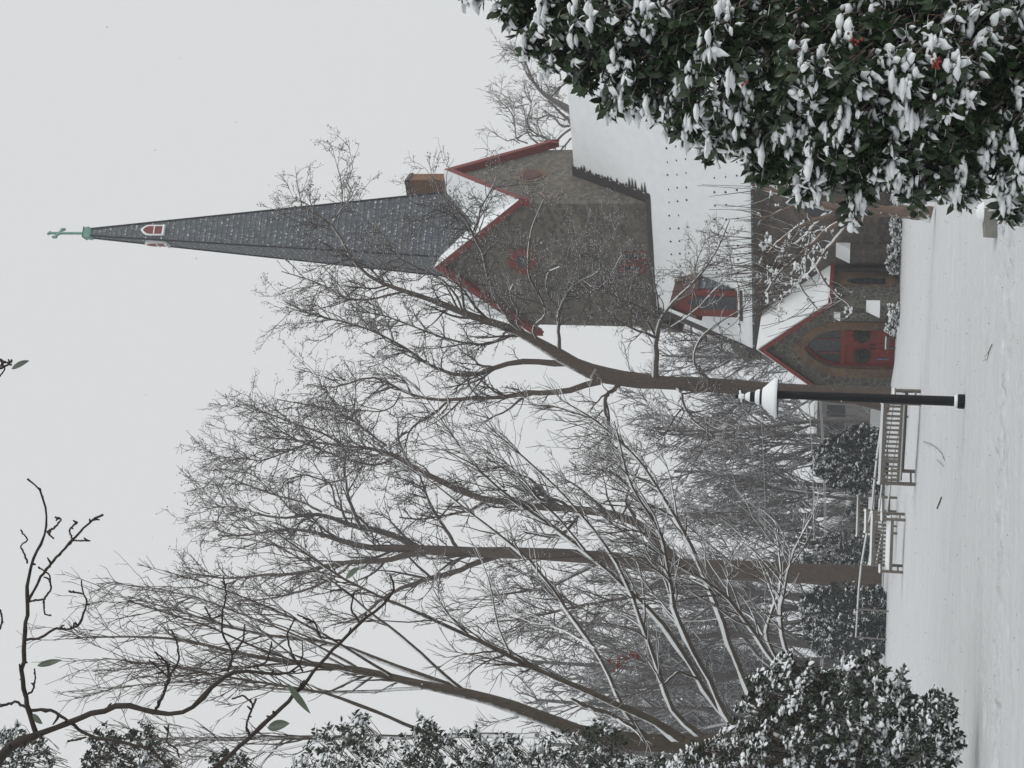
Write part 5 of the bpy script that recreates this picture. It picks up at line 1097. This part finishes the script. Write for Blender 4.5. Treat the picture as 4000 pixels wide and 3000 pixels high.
# ------------------------------------------------------------------ small things on the ground
q = at(3852, 866, 18.2); gz = float(terr(q[0], q[1])); mb = MB(); mb.poly([(q[0]-.2, 18.1, gz-.05), (q[0]+.22, 18.05, gz-.05), (q[0]+.2, 18.4, gz-.05), (q[0]-.18, 18.42, gz-.05), (q[0]-.19, 18.13, gz+.13), (q[0]+.15, 18.1, gz+.17), (q[0]+.13, 18.38, gz+.17), (q[0]-.17, 18.4, gz+.14)],
    [(0, 3, 2, 1), (4, 5, 6, 7), (0, 1, 5, 4), (1, 2, 6, 5), (2, 3, 7, 6), (3, 0, 4, 7)])
o = mb.build('stone_block', M['grey'], None); tag(o, 'low rough stone block poking out of the snow below the holly', 'stone')
mb = MB(); mb.lathe([(.13, 0), (.11, .05), (.05, .085), (.0, .09)], 12, (q[0]+.12, 18.22, gz+.16)); mb.build('snow_cap', M['snow'], None, True).parent = o
def gpt(x, y):
    d = ray(x, y); k = -EYE/d[2]; p = EYEP+d*k; p[2] = float(terr(p[0], p[1]))
    k = (p[2]-EYE)/d[2]; return EYEP+d*k
for pts, r0, lab in (([(3610, 1725), (3640, 1735), (3665, 1752), (3685, 1775), (3694, 1800)], .006, 'curved fallen twig with side shoots on the snow left of the lamp post'), ([(3664, 1986), (3681, 1942)], .016, 'short straight stick on the snow below the benches'),
                     ([(3880, 1345), (3868, 1372), (3862, 1402)], .006, 'thin fallen twig on the snow right of the lamp post'), ([(3662, 1795), (3690, 1822)], .005, 'small forked twig on the snow beside the curved one')):
    P_ = [gpt(*p)+[0, 0, .015] for p in pts]; mb = MB(); mb.tube(P_, [r0*(1-.5*i/len(P_)) for i in range(len(P_))], 6)
    if len(P_) > 2:
        for i in range(1, len(P_)): mb.tube([P_[i], P_[i]+np.array([-.12+.05*i, .25, .03])], .003, 4)
    o = mb.build('fallen_twig', M['litter'], None, True); tag(o, lab, 'twig', 'fallen twigs')
K = 700; u = r_.uniform(0, 1, K); yy = 11+60*u**1.3; xx = r_.uniform(-.28, .28, K)*yy; c = np.stack([xx, yy, terr(xx, yy)+.03], 1)
V, T_ = tetra(c, r_.uniform(.004, .013, K)*(.5+yy/50), r_); tag(build('leaf_litter', V, T_, M['litter']), 'scattered seeds and leaf scraps on the snow', 'litter', kind='stuff')
K = 2600; yy = 5+45*r_.uniform(0, 1, K)**.6; xx = r_.uniform(-.30, .30, K)*yy; zz = r_.uniform(-.15, .62, K)*yy; ok = zz+EYE > .3; c = np.stack([xx, yy, zz+EYE], 1)[ok]
V, T_ = tetra(c, r_.uniform(.004, .009, len(c)), r_); tag(build('snowflakes', V, T_, M['snow']), 'sparse falling snowflakes', 'snowfall', kind='stuff')
# wreaths and what stands before the door
for y_, lab in ((1391, 'green wreath hanging on the left leaf of the red door'), (1311, 'green wreath hanging on the right leaf of the red door')):
    q = on_t(3366, y_, td-.1); K = 420; a = r_.uniform(0, 6.28, K); b = r_.uniform(0, 6.28, K); Rr = .17+.15*np.cos(b)*r_.uniform(.5, 1, K)
    P = CC+ev*(q[0]+Rr*np.cos(a))[:, None]+nv*(td-.09+.07*np.sin(b))[:, None]+zv*(q[2]+Rr*np.sin(a))[:, None]
    X = norm(ev*np.cos(a)[:, None]+zv*np.sin(a)[:, None]+r_.normal(size=(K, 3))*.7); V, T_ = inst(LEAFV, LEAFF, P, X, norm(r_.normal(size=(K, 3))-nv), np.full(K, .11))
    o = build('wreath', V, T_, M['wreath']); tag(o, lab, 'wreath', 'door wreaths')
q = on_t(3462, 1340, TP-.2)
mb = cb(); mb.box(q[0]-.28, q[0]+.30, TP-.25, TP-.15, q[2]-.12, q[2]); [mb.box(q[0]+d_-.03, q[0]+d_+.03, TP-.23, TP-.17, -.1, q[2]-.12) for d_ in (-.24, .26)]
o = mb.build('hand_rail', M['bark_far'], None); tag(o, 'short wooden rail with a strip of snow in front of the red door', 'rail')
mb = cb(); mb.box(q[0]-.28, q[0]+.30, TP-.25, TP-.15, q[2]+.002, q[2]+.05); s = mb.build('rail_snow', M['snow'], None); s.parent = o

# ------------------------------------------------------------------ the snowy air
m, nt, b = mat('haze'); nt.nodes.remove(b); v = N(nt, 'ShaderNodeVolumePrincipled'); v.inputs['Color'].default_value = (.93, .96, 1, 1); v.inputs['Density'].default_value = HAZE; v.inputs['Anisotropy'].default_value = .2
nt.links.new(v.outputs[0], nt.nodes['Material Output'].inputs['Volume'])
mb = MB(); mb.box(-262, 262, -32, 902, -7.5, 50); o = mb.build('haze', m, None); tag(o, 'thin snowy haze in the air', 'haze', kind='stuff')
